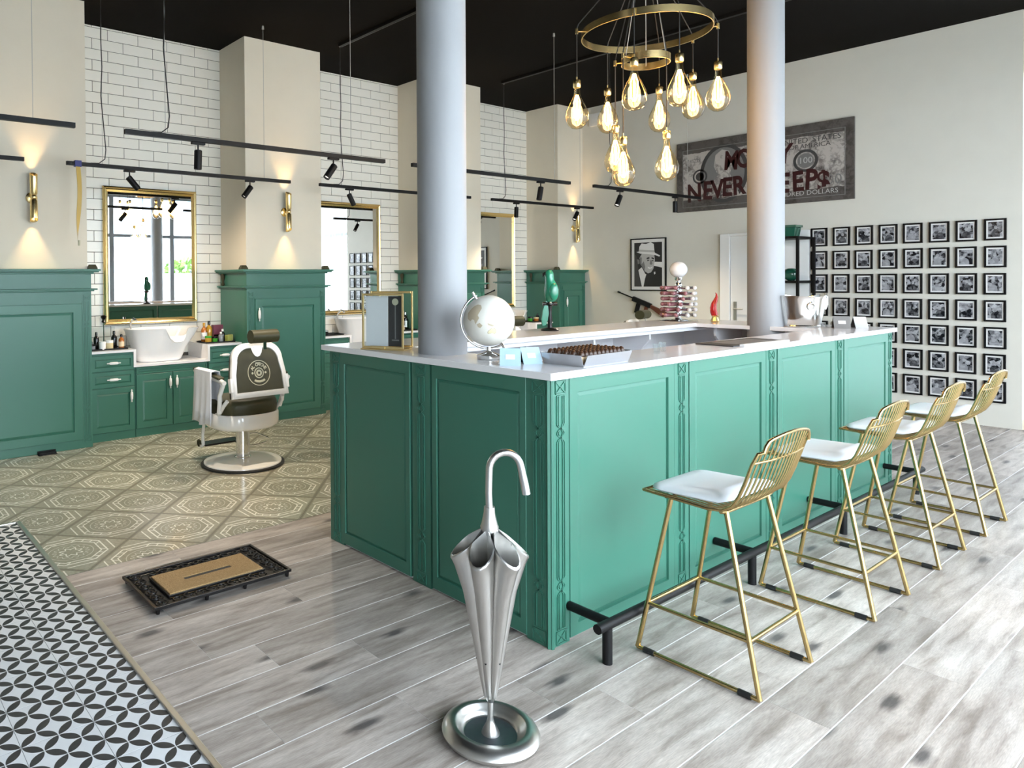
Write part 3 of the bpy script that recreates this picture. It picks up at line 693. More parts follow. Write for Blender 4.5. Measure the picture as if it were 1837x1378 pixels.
# wash units in each bay
def wash_unit(a, where):
    yF = 4.83; L = []
    def unit(x0, x1, top, lab, door_left):
        t = thing('drawer_unit', lab, 'cabinet', ((x0+x1)/2, yF, 0), group='green drawer units'); w_ = x1-x0; h = w_/2
        MB().box(-h, h, .017, .47, 0, top).build('body', 'green', t)
        MB().box(-h+.002, h-.002, .012, .03, 0, .075).build('plinth', 'green', t)
        for z0, z1 in ((top-.165, top-.018), (top-.318, top-.172)):
            d = MB().panel(-h+.008, h-.008, z0, z1, st=.035, rec=.008, slope=.012, t=.017).build('drawer', 'green', t)
            porcelain_handle(d, (0, 0, (z0+z1)/2), False, .13)
        d = MB().panel(-h+.008, h-.008, .08, top-.325, st=.05, rec=.008, slope=.014, t=.017).build('door', 'green', t)
        porcelain_handle(d, (h-.045 if door_left else -h+.045, 0, top-.41), True, .12)
    unit(a+.04, a+.462, .815, 'green drawer unit left of the wash basin, ' + where, True)
    unit(a+1.212, a+1.588, .815, 'green drawer unit right of the wash basin, ' + where, False)
    x0, x1 = a+.466, a+1.208
    t = thing('sink_cabinet', 'low green two-door cabinet under the wash basin, ' + where, 'cabinet', ((x0+x1)/2, yF, 0)); h = (x1-x0)/2
    MB().box(-h, h, .017, .47, 0, .668).build('body', 'green', t)
    MB().box(-h+.002, h-.002, .012, .03, 0, .075).build('plinth', 'green', t)
    MB().panel(-h+.006, h-.006, .60, .664, st=.015, rec=.005, slope=.006, t=.017).build('apron', 'green', t)
    for s in (-1, 1):
        d = MB().panel(min(s*.003, s*(h-.006)), max(s*.003, s*(h-.006)), .08, .594, st=.06, rec=.008, slope=.016, t=.017).build('door', 'green', t)
        porcelain_handle(d, (s*.034, 0, .50), True, .125)
    # stepped worktop
    y0, y1 = yF-.012, 5.30
    wt = MB().prism([(a+.035, .818), (a+.444, .818), (a+.444, .67), (a+1.23, .67), (a+1.23, .818), (a+1.60, .818), (a+1.60, .84), (a+1.206, .84), (a+1.206, .692), (a+.468, .692), (a+.468, .84), (a+.035, .84)], y0, y1, 'y')
    o = wt.build('stepped_worktop', 'worktop'); tag(o, 'white stepped worktop over the green drawers, ' + where, 'worktop')
    # shampoo basin
    t = thing('wash_basin', 'white ceramic shampoo basin with a neck notch, ' + where, 'basin', (a+.80, 5.06, .692))
    N = 120
    def ring(cx_, rx, ry, z, notch=0.0, ex=2.8):
        out = []
        for k in range(N):
            th = 2*PI*k/N; c, s = math.cos(th), math.sin(th)
            x = cx_+rx*math.copysign(abs(c)**(2/ex), c); y = ry*math.copysign(abs(s)**(2/ex), s)
            zz = z
            if notch and y < 0: zz -= notch*math.exp(-((x-.10)/.095)**6)*min(1, (-y/ry)*2.0)
            out.append((x, y, zz))
        return out
    rings = [ring(-.03, .205, .15, 0, 0, 3.5), ring(-.03, .225, .165, .02, 0, 3.5), ring(-.01, .27, .185, .14), ring(.01, .335, .205, .25), ring(.02, .365, .215, .31, .12), ring(.02, .372, .22, .325, .135),
             ring(.02, .358, .205, .325, .135), ring(.02, .33, .19, .29, .11), ring(0, .25, .16, .15), ring(0, .18, .12, .08), ring(0, .03, .03, .07)]
    MB().loft(rings).build('bowl', 'ceramic', t, smooth=60)
    MB().lathe([(.018, .071), (.02, .075), (.006, .077)], 14).build('drain', 'chrome', t, smooth=40)
    MB().tube([(-.24, .17, .315), (-.24, .17, .37), (-.235, .10, .42), (-.22, .05, .40)], .012, 8).build('tap', 'chrome', t, smooth=60)
wash_unit(BAYS[0][0], 'below the nearest mirror'); wash_unit(BAYS[1][0], 'below the middle mirror'); wash_unit(BAYS[2][0], 'below the farthest mirror')

# gilt mirrors
def mirror(xc, lab):
    t = thing('wall_mirror', lab, 'mirror', (xc, Y_WALL-.004, 1.742)); w_, h = .495, .69
    prof = [(0, 0), (0, -.028), (.012, -.036), (.024, -.030), (.034, -.034), (.050, -.016), (.055, -.010), (.055, 0)]
    rings = []
    for d, y in prof: rings.append([(-w_+d, y, -h+d), (w_-d, y, -h+d), (w_-d, y, h-d), (-w_+d, y, h-d)])
    MB().loft(rings, cap=False).build('frame', 'gold', t, smooth=25)
    MB().box(-w_+.05, w_-.05, -.012, -.004, -h+.05, h-.05).build('glass', 'mirror_glass', t)
mirror(.39, 'gold framed rectangular mirror nearest the left edge, above the wash basin'); mirror(2.915, 'gold framed mirror in the middle, behind the gold table frame'); mirror(5.49, 'gold framed mirror farthest away, behind the globe and parrot')

# brass wall lights
def sconce(xc, lab):
    t = thing('wall_lamp', lab, 'wall lamp', (xc, Y_P, 2.21), group='brass up and down wall lamps on the piers')
    y = -.085
    MB(Matrix.Rotation(R(90), 4, 'X')).lathe([(.048, 0), (.048, .008), (.040, .014), (.012, .018), (.012, .06)], 20).build('wall_plate', 'gold', t, smooth=40)
    MB().sphere((0, y, 0), .026, 16, 8).build('joint', 'gold', t, smooth=60)
    for s in (1, -1):
        N = 20; rings = []
        def rg(r, z, tilt): return [(r*math.cos(2*PI*k/N), y+r*math.sin(2*PI*k/N), s*(z+tilt*(r*math.sin(2*PI*k/N)))) for k in range(N)]
        rings = [rg(.018, .012, 0), rg(.030, .03, 0), rg(.033, .195, .55), rg(.030, .193, .55), rg(.028, .17, .3)]
        tb = MB().loft(rings, cap=False).build('tube', 'gold', t, smooth=40)
        MB().lathe([(.027, 0), (.012, .006)], 16, (0, y, 0)).build('bulb', 'lamp_glow', tb, smooth=40).location = (0, 0, s*.155)
        light('lamp_light', 'SPOT', (0, y+.025, s*.175), 20.0, (1.0, .66, .30), t, rot=(R(180) if s > 0 else 0, 0, 0), radius=.012, spot_size=R(70), spot_blend=.7)
sconce(-.885, 'brass up-and-down wall lamp on the leftmost pier'); sconce(1.655, 'brass up-and-down wall lamp above the cabinet behind the barber chair')
sconce(4.20, 'brass up-and-down wall lamp hidden behind the globe column'); sconce(6.645, 'brass up-and-down wall lamp on the farthest pier')

# track lighting
ZT = 2.48
SPOT_W = 65.0
def track(x0, x1, y, lab, cable=None, wires=(.25, -.25)):
    t = thing('light_track', lab, 'light track', ((x0+x1)/2, y, ZT)); h = (x1-x0)/2
    MB().box(-h, h, -.017, .017, -.016, .016).build('rail', 'black_metal', t, bevel=.002)
    for w_ in wires:
        x = -h+w_ if w_ > 0 else h+w_
        MB().tube([(x, 0, .014), (x, 0, Z_CEIL-ZT-.03)], .0022, 6).build('suspension_wire', 'wire_grey', t)
        MB().lathe([(.012, Z_CEIL-ZT-.035), (.009, Z_CEIL-ZT-.001)], 10, (x, 0, 0)).build('ceiling_anchor', 'wire_grey', t)
    if cable is not None:
        x = -h+cable; H = Z_CEIL-ZT
        pts = [(x-.10, 0, .016), (x-.03, 0, .02), (x+.02, 0, .06), (x+.03, 0, .14), (x+.012, 0, .35), (x-.008, 0, .6), (x+.004, 0, .85), (x-.004, 0, 1.1), (x, 0, H-.002)]
        MB().tube(pts, .0042, 6).build('power_cable', 'cord_black', t, smooth=60)
def spot(x, y, tilt, lab, turn=0):
    t = thing('track_spotlight', lab, 'spotlight', (x, y, ZT-.017), R(turn), group='black spotlights on the hanging tracks')
    MB().box(-.05, .05, -.015, .015, -.018, 0).build('adapter', 'black_metal', t, bevel=.003)
    MB().tube([(0, 0, -.018), (0, 0, -.075)], .006, 8).build('stem', 'black_metal', t, smooth=50)
    mt = Matrix.Translation((0, 0, -.075)) @ Matrix.Rotation(R(tilt), 4, 'Y')
    hd = MB(mt).lathe([(.022, .02), (.0275, .015), (.0275, -.115), (.024, -.115), (.022, -.10)], 18, cap0=True, cap1=False).build('lamp_head', 'black_metal', t, smooth=40)
    MB(mt).lathe([(.0225, -.099), (.004, -.098)], 16).build('lens', 'spot_glow', hd)
    lp = mt @ Vector((0, 0, -.112)); light('spot_light', 'SPOT', lp, SPOT_W, (1.0, .84, .64), t, rot=(0, R(tilt), 0), radius=.02, spot_size=R(110), spot_blend=1.0)
track(-3.3, -1.04, 2.85, 'black light track at the left edge, the nearer of the two there')
track(-.72, 1.49, 2.85, 'black light track hanging nearest the camera, above the barber chair', .28, (.28, -.35))
track(1.80, 4.00, 2.85, 'black light track passing behind the globe column, upper one', None, (.25, -.25))
track(4.42, 6.66, 2.85, 'black light track behind the chandelier, in front of the banknote picture', .30, (.3, -.3))
track(-3.3, -1.02, 4.37, 'short black track end beside the leftmost wall lamp')
track(-.69, 1.50, 4.37, 'black light track with the yellow ribbon, in front of the nearest mirror', .30, (.30, -.30))
track(1.86, 4.10, 4.37, 'black light track in front of the middle mirror', .28, (.28, -.3))
track(4.48, 6.60, 4.37, 'black light track in front of the farthest mirror', .24, (.24, -.3))
spot(-.20, 2.85, 2, 'upright black spotlight on the nearest track, above the nearest mirror'); spot(.965, 2.85, 38, 'black spotlight tilted left on the nearest track, left of the globe column')
spot(3.53, 2.85, 14, 'black spotlight right of the globe column, on the upper track'); spot(4.91, 2.85, 32, 'black spotlight tilted left below the chandelier'); spot(6.07, 2.85, 0, 'upright black spotlight beside the corner of the banknote picture')
spot(-.156, 4.37, -42, 'black spotlight tilted right at the top edge of the nearest mirror'); spot(1.04, 4.37, 38, 'black spotlight tilted left, just left of the second brass wall lamp'); spot(2.25, 4.37, -30, 'black spotlight at the top edge of the middle mirror')
spot(4.95, 4.37, 3, 'upright black spotlight at the top edge of the farthest mirror'); spot(6.23, 4.37, 35, 'black spotlight overlapping the farthest brass wall lamp')
for x, y0, lab in ((2.137, -1.0, 'thin black conduit on the ceiling above the middle mirror'), (4.69, -1.0, 'thin black conduit on the ceiling above the farthest mirror')):
    t = thing('ceiling_conduit', lab, 'conduit', (x, 1.6, Z_CEIL))
    MB().box(-.02, .02, y0-1.6, 2.77, -.035, -.001).build('channel', 'black_metal', t); MB().box(.0205, .024, y0-1.6, 2.77, -.034, -.022).build('edge_trim', 'wire_grey', t)
t = thing('hanging_ribbon', 'yellow-brown ribbon strip clipped to the light track, left of the nearest mirror', 'ribbon', (-.60, 4.37-.022, ZT))
MB().box(-.028, .028, -.008, .040, -.026, .026).build('clip', 'clip_blue', t, bevel=.004)
rb = []
for i in range(25):
    f_ = i/24; z = -.026-.62*f_; tw = .25+1.2*max(0, f_-.6)*2.2; wv = .010*math.sin(f_*5)
    hw = .020 if f_ < .93 else .012
    rb.append([(-hw*math.cos(tw)+wv, -hw*math.sin(tw), z), (hw*math.cos(tw)+wv, hw*math.sin(tw), z), (hw*math.cos(tw)+wv-.001, hw*math.sin(tw)+.002, z), (-hw*math.cos(tw)+wv-.001, -hw*math.sin(tw)+.002, z)])
MB().loft(rb).build('strip', 'tape_yellow', t, smooth=40); MB().lathe([(.010, -.69), (.011, -.645)], 10, (0, 0, 0)).build('tube_end', 'logo_cream', t, smooth=40)

# chandelier
CHX, CHY, CHZ = 2.02, .80, 3.10
ch = thing('chandelier', 'brass double-ring chandelier with ten large pear-shaped filament bulbs', 'chandelier', (CHX, CHY, 2.4))
def ringmesh(r, z, h, t_):
    return MB().lathe([(r-t_, z), (r, z), (r, z+h), (r-t_, z+h), (r-t_, z)], 64, cap0=False, cap1=False)
zr = CHZ-2.4
ringmesh(.40, zr-.02, .045, .006).build('large_ring', 'gold', ch, smooth=30)
ringmesh(.15, zr-.215, .045, .006).build('small_ring', 'gold', ch, smooth=30)
MB().lathe([(.06, 1.57), (.06, 1.598)], 24).build('canopy', 'gold', ch, smooth=30)
hubz = 1.12
MB().lathe([(.03, hubz-.02), (.035, hubz), (.03, hubz+.02)], 16).build('hub', 'black_metal', ch, smooth=30)
MB().tube([(0, 0, hubz), (0, 0, 1.58)], .006, 8).build('hanging_rod', 'black_metal', ch, smooth=40)
for a in (30, 150, 270):
    x, y = .14*math.cos(R(a)), .14*math.sin(R(a)); MB().tube([(x, y, zr-.19), (x*.3, y*.3, hubz)], .0025, 6).build('stay_cable', 'wire_grey', ch)
BUL = [(-.357, .270, 2.807, 2.464), (-.498+.12, -.122-.03, 2.803, 2.500), (.143, .376, 2.746, 2.509), (-.100, .157, 2.445, 2.179), (-.203, .034, 2.377, 2.073), (.487-.06, .174-.02, 2.840, 2.514), (.003, -.141, 2.425, 2.104), (-.182, -.328, 2.830, 2.515), (.565-.11, -.093+.02, 2.882, 2.566), (.309, -.315, 2.871, 2.555)]
GB = [(.016, 0), (.020, -.012), (.0215, -.045), (.030, -.075), (.050, -.115), (.068, -.155), (.076, -.19), (.073, -.225), (.058, -.258), (.032, -.278), (.004, -.285)]
for k, (bx, by, zc, zb) in enumerate(BUL):
    small = k in (3, 4, 6); r = .15 if small else .40
    ang = math.atan2(by, bx); rr = math.hypot(bx, by); s_ = .96
    zt = zb-2.4+.285*s_+.045   # top of cap
    zring = zr-.19 if small else zr+.003
    px, py = r*math.cos(ang), r*math.sin(ang)
    b = MB().tube([(px, py, zring), (bx, by, zring)], .005, 8).lathe([(.010, zring-.016), (.010, zring+.018)], 10, (bx, by, 0)).build('arm', 'gold', ch, smooth=40)
    MB().tube([(bx, by, zt-.005), (bx, by, zring+.018), (bx*.97, by*.97, zring+.05), (bx*.25, by*.25, hubz)], .0035, 6).build('cord', 'cord_black', ch, smooth=60)
    gl = MB().lathe([(q_*s_, z*s_) for q_, z in GB], 24, (0, 0, 0), cap0=False).build('bulb', 'bulb_glass', ch, smooth=60, loc=(bx, by, zt-.045))
    MB().lathe([(.006, .052), (.021, .046), (.024, .040), (.024, .002), (.020, -.004)], 16).lathe([(.004, .05), (.004, .07)], 8).build('socket', 'gold', gl, smooth=40)
    fm = MB()
    for q_ in range(4):
        a = q_*PI/2+.4; c_, s2 = math.cos(a), math.sin(a)
        fm.tube([(.007*c_, .007*s2, -.05), (.020*c_, .020*s2, -.10), (.017*c_, .017*s2, -.19), (.006*c_, .006*s2, -.215)], [.0022, .0038, .0038, .0022], 6)
    fm.build('filament', 'filament', gl, smooth=60)
    MB().tube([(0, 0, -.005), (0, 0, -.16)], .004, 6).build('glass_stem', 'clear_glass', gl, smooth=60)
    light('bulb_light', 'POINT', (bx, by, zt-.045-.16), 4.0, (1.0, .60, .26), ch, radius=.045)
for n_ in ('filament', 'lamp_glow', 'spot_glow'): MATS[n_].cycles.emission_sampling = 'NONE'

# ------------------------------------------------------------------ bar
BL, BD, BZ = 3.83, 1.548, 1.088
bar = thing('bar_counter', 'green panelled bar counter with carved strips in the middle of the room', 'bar', (0, 0, 0))
# carcass boards (behind the panels)
MB().box(.03, BL-.03, .018, .05, 0, BZ).build('front_board', 'inner_white', bar)
MB().box(.018, .05, .05, BD-.05, 0, BZ).build('side_board', 'inner_white', bar)
MB().box(.03, BL-.03, BD-.05, BD-.02, 0, BZ).build('back_board', 'inner_white', bar)
MB().box(BL-.05, BL-.02, .05, BD-.05, 0, BZ).build('end_board', 'inner_white', bar)
for x0, x1 in ((.125, .925), (1.065, 1.872), (2.022, 2.825), (2.975, 3.760)):
    MB().panel(x0, x1, .012, BZ-.004, t=.020, st=.052, rec=.010, slope=.016, rt=.062, rb=.05).build('front_panel', 'green', bar)
for xc, w_ in ((.066, .070), (.995, .085), (1.947, .085), (2.90, .085), (3.795, .06)):
    p = MB().box(xc-w_/2-.022, xc+w_/2+.022, .003, .020, 0, BZ).build('front_stile', 'green', bar, bevel=.002)
    mb = MB(); carve(mb, xc, .006, BZ-.008, .075, .001); mb.build('carving', 'green', p, recalc=False)
# left face: local x runs along -Y
ml = Matrix(((0, 1, 0, 0), (-1, 0, 0, BD), (0, 0, 1, 0), (0, 0, 0, 1)))
for y0, y1 in ((.115, 1.548-.850), (1.548-.692, 1.548-.125)):
    MB(ml).panel(y0, y1, .012, BZ-.004, t=.020, st=.032, rec=.010, slope=.014, rt=.062, rb=.06).build('side_panel', 'green', bar)
for yc, w_ in ((1.548-1.48, .085), (1.548-.770, .085), (1.548-.062, .085)):
    p = MB(ml).box(yc-w_/2-.022, yc+w_/2+.022, .003, .020, 0, BZ).build('side_stile', 'green', bar, bevel=.002)
    mb = MB(ml); carve(mb, yc, .006, BZ-.008, .075, .001); mb.build('carving', 'green', p, recalc=False)
MB().prism([(-.006, .012), (.012, -.006), (.024, .003), (.022, .020), (.003, .026)], 0, BZ, 'z').build('corner_bead', 'green', bar, bevel=.002)
mbk = Matrix(((-1, 0, 0, BL), (0, -1, 0, BD), (0, 0, 1, 0), (0, 0, 0, 1)))
for x0, x1 in ((.03, .96), (.97, 1.90), (1.92, 2.85), (2.87, 3.80)): MB(mbk).panel(x0, x1, .012, BZ-.004, t=.02, st=.06).build('back_panel', 'green', bar)
mbe = Matrix(((0, -1, 0, BL), (1, 0, 0, 0), (0, 0, 1, 0), (0, 0, 0, 1)))
for x0, x1 in ((.03, .76), (.78, 1.52)): MB(mbe).panel(x0, x1, .012, BZ-.004, t=.02, st=.06).build('end_panel', 'green', bar)
for x in (.62, 1.30, 2.02, 2.72):
    MB().prism([(BD-.05, BZ-.002), (1.19, BZ-.002), (1.19, BZ-.07), (BD-.05, BZ-.42)], x-.009, x+.009, 'x').build('bracket', 'inner_white', bar)
for y in (.36, 1.02):
    MB().prism([(BL-.05, BZ-.002), (3.36, BZ-.002), (3.36, BZ-.07), (BL-.05, BZ-.42)], y-.009, y+.009, 'y').build('bracket', 'inner_white', bar)
MB().box(.06, BL-.06, 1.17, 1.19, BZ-.03, BZ-.001).build('counter_rail', 'inner_white', bar)
# worktop ring
def ringslab(x0, x1, y0, y1, a0, a1, b0, b1, z0, z1):
    mb = MB()
    o = [(x0, y0), (x1, y0), (x1, y1), (x0, y1)]; i = [(a0, b0), (a1, b0), (a1, b1), (a0, b1)]
    vs = [(p[0], p[1], z) for z in (z0, z1) for q_ in (o, i) for p in q_]; fs = []
    for k in range(4):
        n = (k+1) % 4
        fs += [(8+k, 8+n, 12+n, 12+k), (k, 4+k, 4+n, n), (k, n, 8+n, 8+k), (4+k, 12+k, 12+n, 4+n)]
    return mb.add(vs, fs)
wt = ringslab(-.034, BL+.01, -.030, BD+.03, .29, 3.30, .27, 1.14, 1.0885, 1.118).build('bar_worktop', 'worktop', bevel=.003)
tag(wt, 'glossy white worktop running round the green bar', 'worktop')

# foot rail
fr_ = thing('foot_rail', 'black tubular foot rail along the front of the green bar', 'foot rail', (0, -.19, 0))
MB().tube([(.03, 0, .15), (BL-.05, 0, .15)], .019, 12).build('rail', 'black_metal', fr_, smooth=40)
for x in (.095, 1.285, 2.405, 3.655):
    MB().tube([(x, 0, 0), (x, 0, .14)], .019, 12).build('post', 'black_metal', fr_, smooth=40)
    MB().tube([(x+.02, 0, .15), (x+.02, .189, .15)], .019, 12).build('wall_arm', 'black_metal', fr_, smooth=40)

# bar stools
def make_stool(lab):
    t = thing('bar_stool', lab, 'bar stool', (0, 0, 0), group='gold wire bar stools along the bar')
    bx, f0, f1 = .212, .232, -.232       # floor half width, front (towards bar, +y) and rear y
    tx, tf, tr = .165, .115, -.095
    zs, r = .632, .0095
    for s in (-1, 1):
        for (yb, yt) in ((f0, tf), (f1, tr)):
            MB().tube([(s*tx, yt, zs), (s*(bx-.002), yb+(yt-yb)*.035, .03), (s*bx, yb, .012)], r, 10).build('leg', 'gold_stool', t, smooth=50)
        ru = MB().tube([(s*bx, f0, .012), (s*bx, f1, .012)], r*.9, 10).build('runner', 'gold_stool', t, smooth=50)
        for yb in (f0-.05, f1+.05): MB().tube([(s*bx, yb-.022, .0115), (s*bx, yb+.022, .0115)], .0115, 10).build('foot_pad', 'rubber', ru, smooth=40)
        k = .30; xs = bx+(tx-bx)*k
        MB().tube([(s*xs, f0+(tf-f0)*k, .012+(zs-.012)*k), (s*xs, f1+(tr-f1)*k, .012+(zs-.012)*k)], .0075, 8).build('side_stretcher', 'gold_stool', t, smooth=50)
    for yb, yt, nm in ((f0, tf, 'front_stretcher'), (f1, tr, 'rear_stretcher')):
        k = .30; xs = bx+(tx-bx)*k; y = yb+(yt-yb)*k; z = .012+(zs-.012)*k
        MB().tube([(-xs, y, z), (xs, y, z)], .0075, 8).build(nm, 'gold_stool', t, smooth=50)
    # wire shell: profile in yz
    def prof(u):
        b = 1-u*u
        return [(.208, .648), (.16, .646), (.05, .641-.008*b), (-.05, .637-.010*b), (-.100-.006*b, .644-.008*b), (-.134-.012*b, .667), (-.158-.018*b, .705), (-.178-.020*b, .755), (-.203-.020*b, .83), (-.220-.020*b, .880), (-.234-.020*b, .905+.028*b)]
    def wire(u):
        pts = []
        for i, (y, z) in enumerate(prof(u)):
            k = max(0, (abs(u)-.72)/.28) if i >= 9 else 0
            pts.append((u*.205*(1-.10*k*k*(i-8)/2), y, z-.030*k*k*(1 if i == 10 else .3)))
        return pts
    n = 15
    for k in range(n):
        edge = k in (0, n-1)
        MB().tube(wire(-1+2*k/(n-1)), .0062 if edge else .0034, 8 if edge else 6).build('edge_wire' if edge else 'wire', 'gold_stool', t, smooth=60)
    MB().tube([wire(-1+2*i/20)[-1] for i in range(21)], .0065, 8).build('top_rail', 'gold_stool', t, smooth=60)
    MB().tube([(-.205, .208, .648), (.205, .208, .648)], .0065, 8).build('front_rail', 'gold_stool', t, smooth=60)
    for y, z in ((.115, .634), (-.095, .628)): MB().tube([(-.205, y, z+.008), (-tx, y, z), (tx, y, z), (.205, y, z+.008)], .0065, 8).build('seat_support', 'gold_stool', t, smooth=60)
    MB().tube([(-.204, -.207, .835), (-.1, -.221, .835), (.1, -.221, .835), (.204, -.207, .835)], .005, 8).build('back_rail', 'gold_stool', t, smooth=60)
    # cushion
    out = rrect(.388, .325, .05, 5, 0, .034); rings = []
    for ins, z in ((.012, .6515), (.0, .659), (.004, .669), (.02, .676), (.06, .679)):
        rings.append([(x*(1-ins/.19), .034+(y-.034)*(1-ins/.16), z+(.020*max(0, (-.06-y))/.06 if y < -.06 else 0)) for x, y in out])
    MB().loft(rings).build('cushion', 'cushion', t, smooth=50)
    return t
st1 = make_stool('gold wire bar stool with white cushion, nearest the camera'); st1.location = (.497, -.432, 0)
for loc, lab in (((1.50, -.458, 0), 'gold wire bar stool with white cushion, second nearest the camera'), ((2.397, -.454, 0), 'gold wire bar stool with white cushion, third from the camera'), ((3.178, -.468, 0), 'gold wire bar stool with white cushion, farthest, before the photo wall')):
    s2 = dup(st1, loc=loc, label=lab)

# umbrella stand
us = thing('umbrella_stand', 'cast aluminium umbrella stand shaped like a closed umbrella', 'umbrella stand', (-.603, -.226, 0), math.atan2(-.589, .808))
MB().lathe([(.118, 0), (.142, .002), (.155, .012), (.158, .022), (.150, .036), (.132, .046), (.118, .049), (.112, .046), (.106, .034), (.098, .030), (.092, .020), (.086, .014), (.02, .012)], 48).build('drip_tray', 'aluminium', us, smooth=45)
MB().lathe([(.085, .0145), (.05, .0150), (.02, .0155)], 36).build('tray_floor', 'alu_dark', us, smooth=40)
MB().lathe([(.030, .015), (.026, .026), (.014, .048), (.0095, .065), (.009, .13)], 20).build('stem', 'aluminium', us, smooth=40)
MB().lathe([(.010, .118), (.016, .128), (.018, .150), (.014, .165)], 14).build('ferrule', 'aluminium', us, smooth=40)
for k in range(6):
    th = R(-60+60*k); er = Vector((math.cos(th), math.sin(th), 0)); et = Vector((-math.sin(th), math.cos(th), 0))
    N = 18; rings = []
    def sec(rc, a, b, z, tilt, thick=0.0):
        out = []
        for i in range(N):
            p = 2*PI*i/N; cc, ss = math.cos(p), math.sin(p)
            tt = b*ss*(1.0 if cc > -.2 else max(.25, 1+.9*(cc+.2)))   # teardrop, narrow towards the stem
            rad = rc+(a)*cc
            out.append(tuple(er*rad+et*tt+Vector((0, 0, z-tilt*cc))))
        return out
    outer = [(.013, .008, .0075, .135, 0), (.021, .0135, .0115, .20, 0), (.034, .024, .0195, .33, 0), (.050, .037, .028, .48, .0), (.066, .0485, .0355, .585, .02), (.0715, .0525, .0385, .628, .043), (.073, .0545, .0405, .634, .045), (.073, .0545, .0405, .640, .045)]
    inner = [(.073, .0500, .0360, .643, .043), (.070, .0470, .0335, .622, .035), (.048, .032, .024, .47, 0), (.021, .010, .008, .20, 0)]
    o = MB().loft([sec(*q_) for q_ in outer+inner]).build('flute', 'aluminium', us, smooth=50)
    hp = er*.044+Vector((0, 0, .262)); MB(Matrix.Translation(hp) @ er.to_track_quat('Z', 'Y').to_matrix().to_4x4()).lathe([(.0035, .0005), (.0035, .0018)], 8).build('rivet_hole', 'rubber', o)
MB().lathe([(.024, .665), (.030, .690), (.026, .700), (.0185, .735), (.0175, .755)], 24).build('collar', 'aluminium', us, smooth=40)
hk = [(0, 0, .75), (-.002, 0, .80), (0, 0, .865)] + [(.052-.052*math.cos(R(a)), 0, .873+.058*math.sin(R(a))) for a in range(12, 172, 14)] + [(.108, 0, .858), (.115, 0, .825), (.120, 0, .795)]
MB().tube(hk, [.0115, .011, .0115]+[.0118]*(len(hk)-6)+[.0125, .0135, .0135], 14).build('handle', 'aluminium', us, smooth=50)

# door mat
dm_ = thing('door_mat', 'coir door mat set in a black cast-iron scroll frame', 'door mat', (-.81, 1.456, 0))
hx, hy = .358, .215
mb = MB()
for (x0, x1, y0, y1) in ((-hx, hx, -hy, -hy+.014), (-hx, hx, hy-.014, hy), (-hx, -hx+.014, -hy+.014, hy-.014), (hx-.014, hx, -hy+.014, hy-.014)): mb.box(x0, x1, y0, y1, .022, .036)
ix, iy = .255, .128
for (x0, x1, y0, y1) in ((-ix, ix, -iy, -iy+.008), (-ix, ix, iy-.008, iy), (-ix, -ix+.008, -iy+.008, iy-.008), (ix-.008, ix, -iy+.008, iy-.008)): mb.box(x0, x1, y0, y1, .022, .034)
mb.build('iron_frame', 'black_iron', dm_, bevel=.002)
def scroll(cx_, cy_, a, flip):
    pts = []
    for i in range(15):
        th = R(a)+flip*i*.42; r = .034*(1-i/17); pts.append((cx_+r*math.cos(th), cy_+r*math.sin(th), .029))
    return pts
mb = MB(); mx = (hx+ix)/2; my = (hy+iy)/2
k = 0
for i in range(9):
    x = -ix+.03+i*(2*ix-.06)/8
    for s in (-1, 1): mb.tube(scroll(x, s*my, 90*s+(i % 2)*180, 1 if i % 2 else -1), .0048, 6)
for i in range(6):
    y = -hy+.045+i*(2*hy-.09)/5
    for s in (-1, 1): mb.tube(scroll(s*mx, y, 90+(i % 2)*180, 1 if i % 2 else -1), .0048, 6); mb.tube(scroll(s*(mx+.0), y, 270+(i % 2)*180, 1 if i % 2 else -1), .0042, 6)
tag(mb.build('iron_scrollwork', 'black_iron', dm_, smooth=50), kind='stuff')
ringslab(-hx+.01, hx-.01, -hy+.01, hy-.01, -ix+.004, ix-.004, -iy+.004, iy-.004, .016, .0185).build('shade_sheet', 'rubber', dm_)  # black sheet added as the shade between and below the scrolls
for x in (-hx+.02, -.10, .10, hx-.02):
    for y in (-hy+.012, hy-.012): MB().lathe([(.008, 0), (.011, .022)], 8, (x, y, 0)).build('foot', 'black_iron', dm_, smooth=40)
sx, sy = .125, .0145     # slot
cm = ringslab(-ix+.008, ix-.008, -iy+.008, iy-.008, -sx, sx, -sy, sy, .012, .040).build('coir_insert', 'coir', dm_, bevel=.003)
MB().box(-sx-.02, sx+.02, -sy-.01, sy+.01, .0125, .036).build('slot_base', 'rubber', dm_)

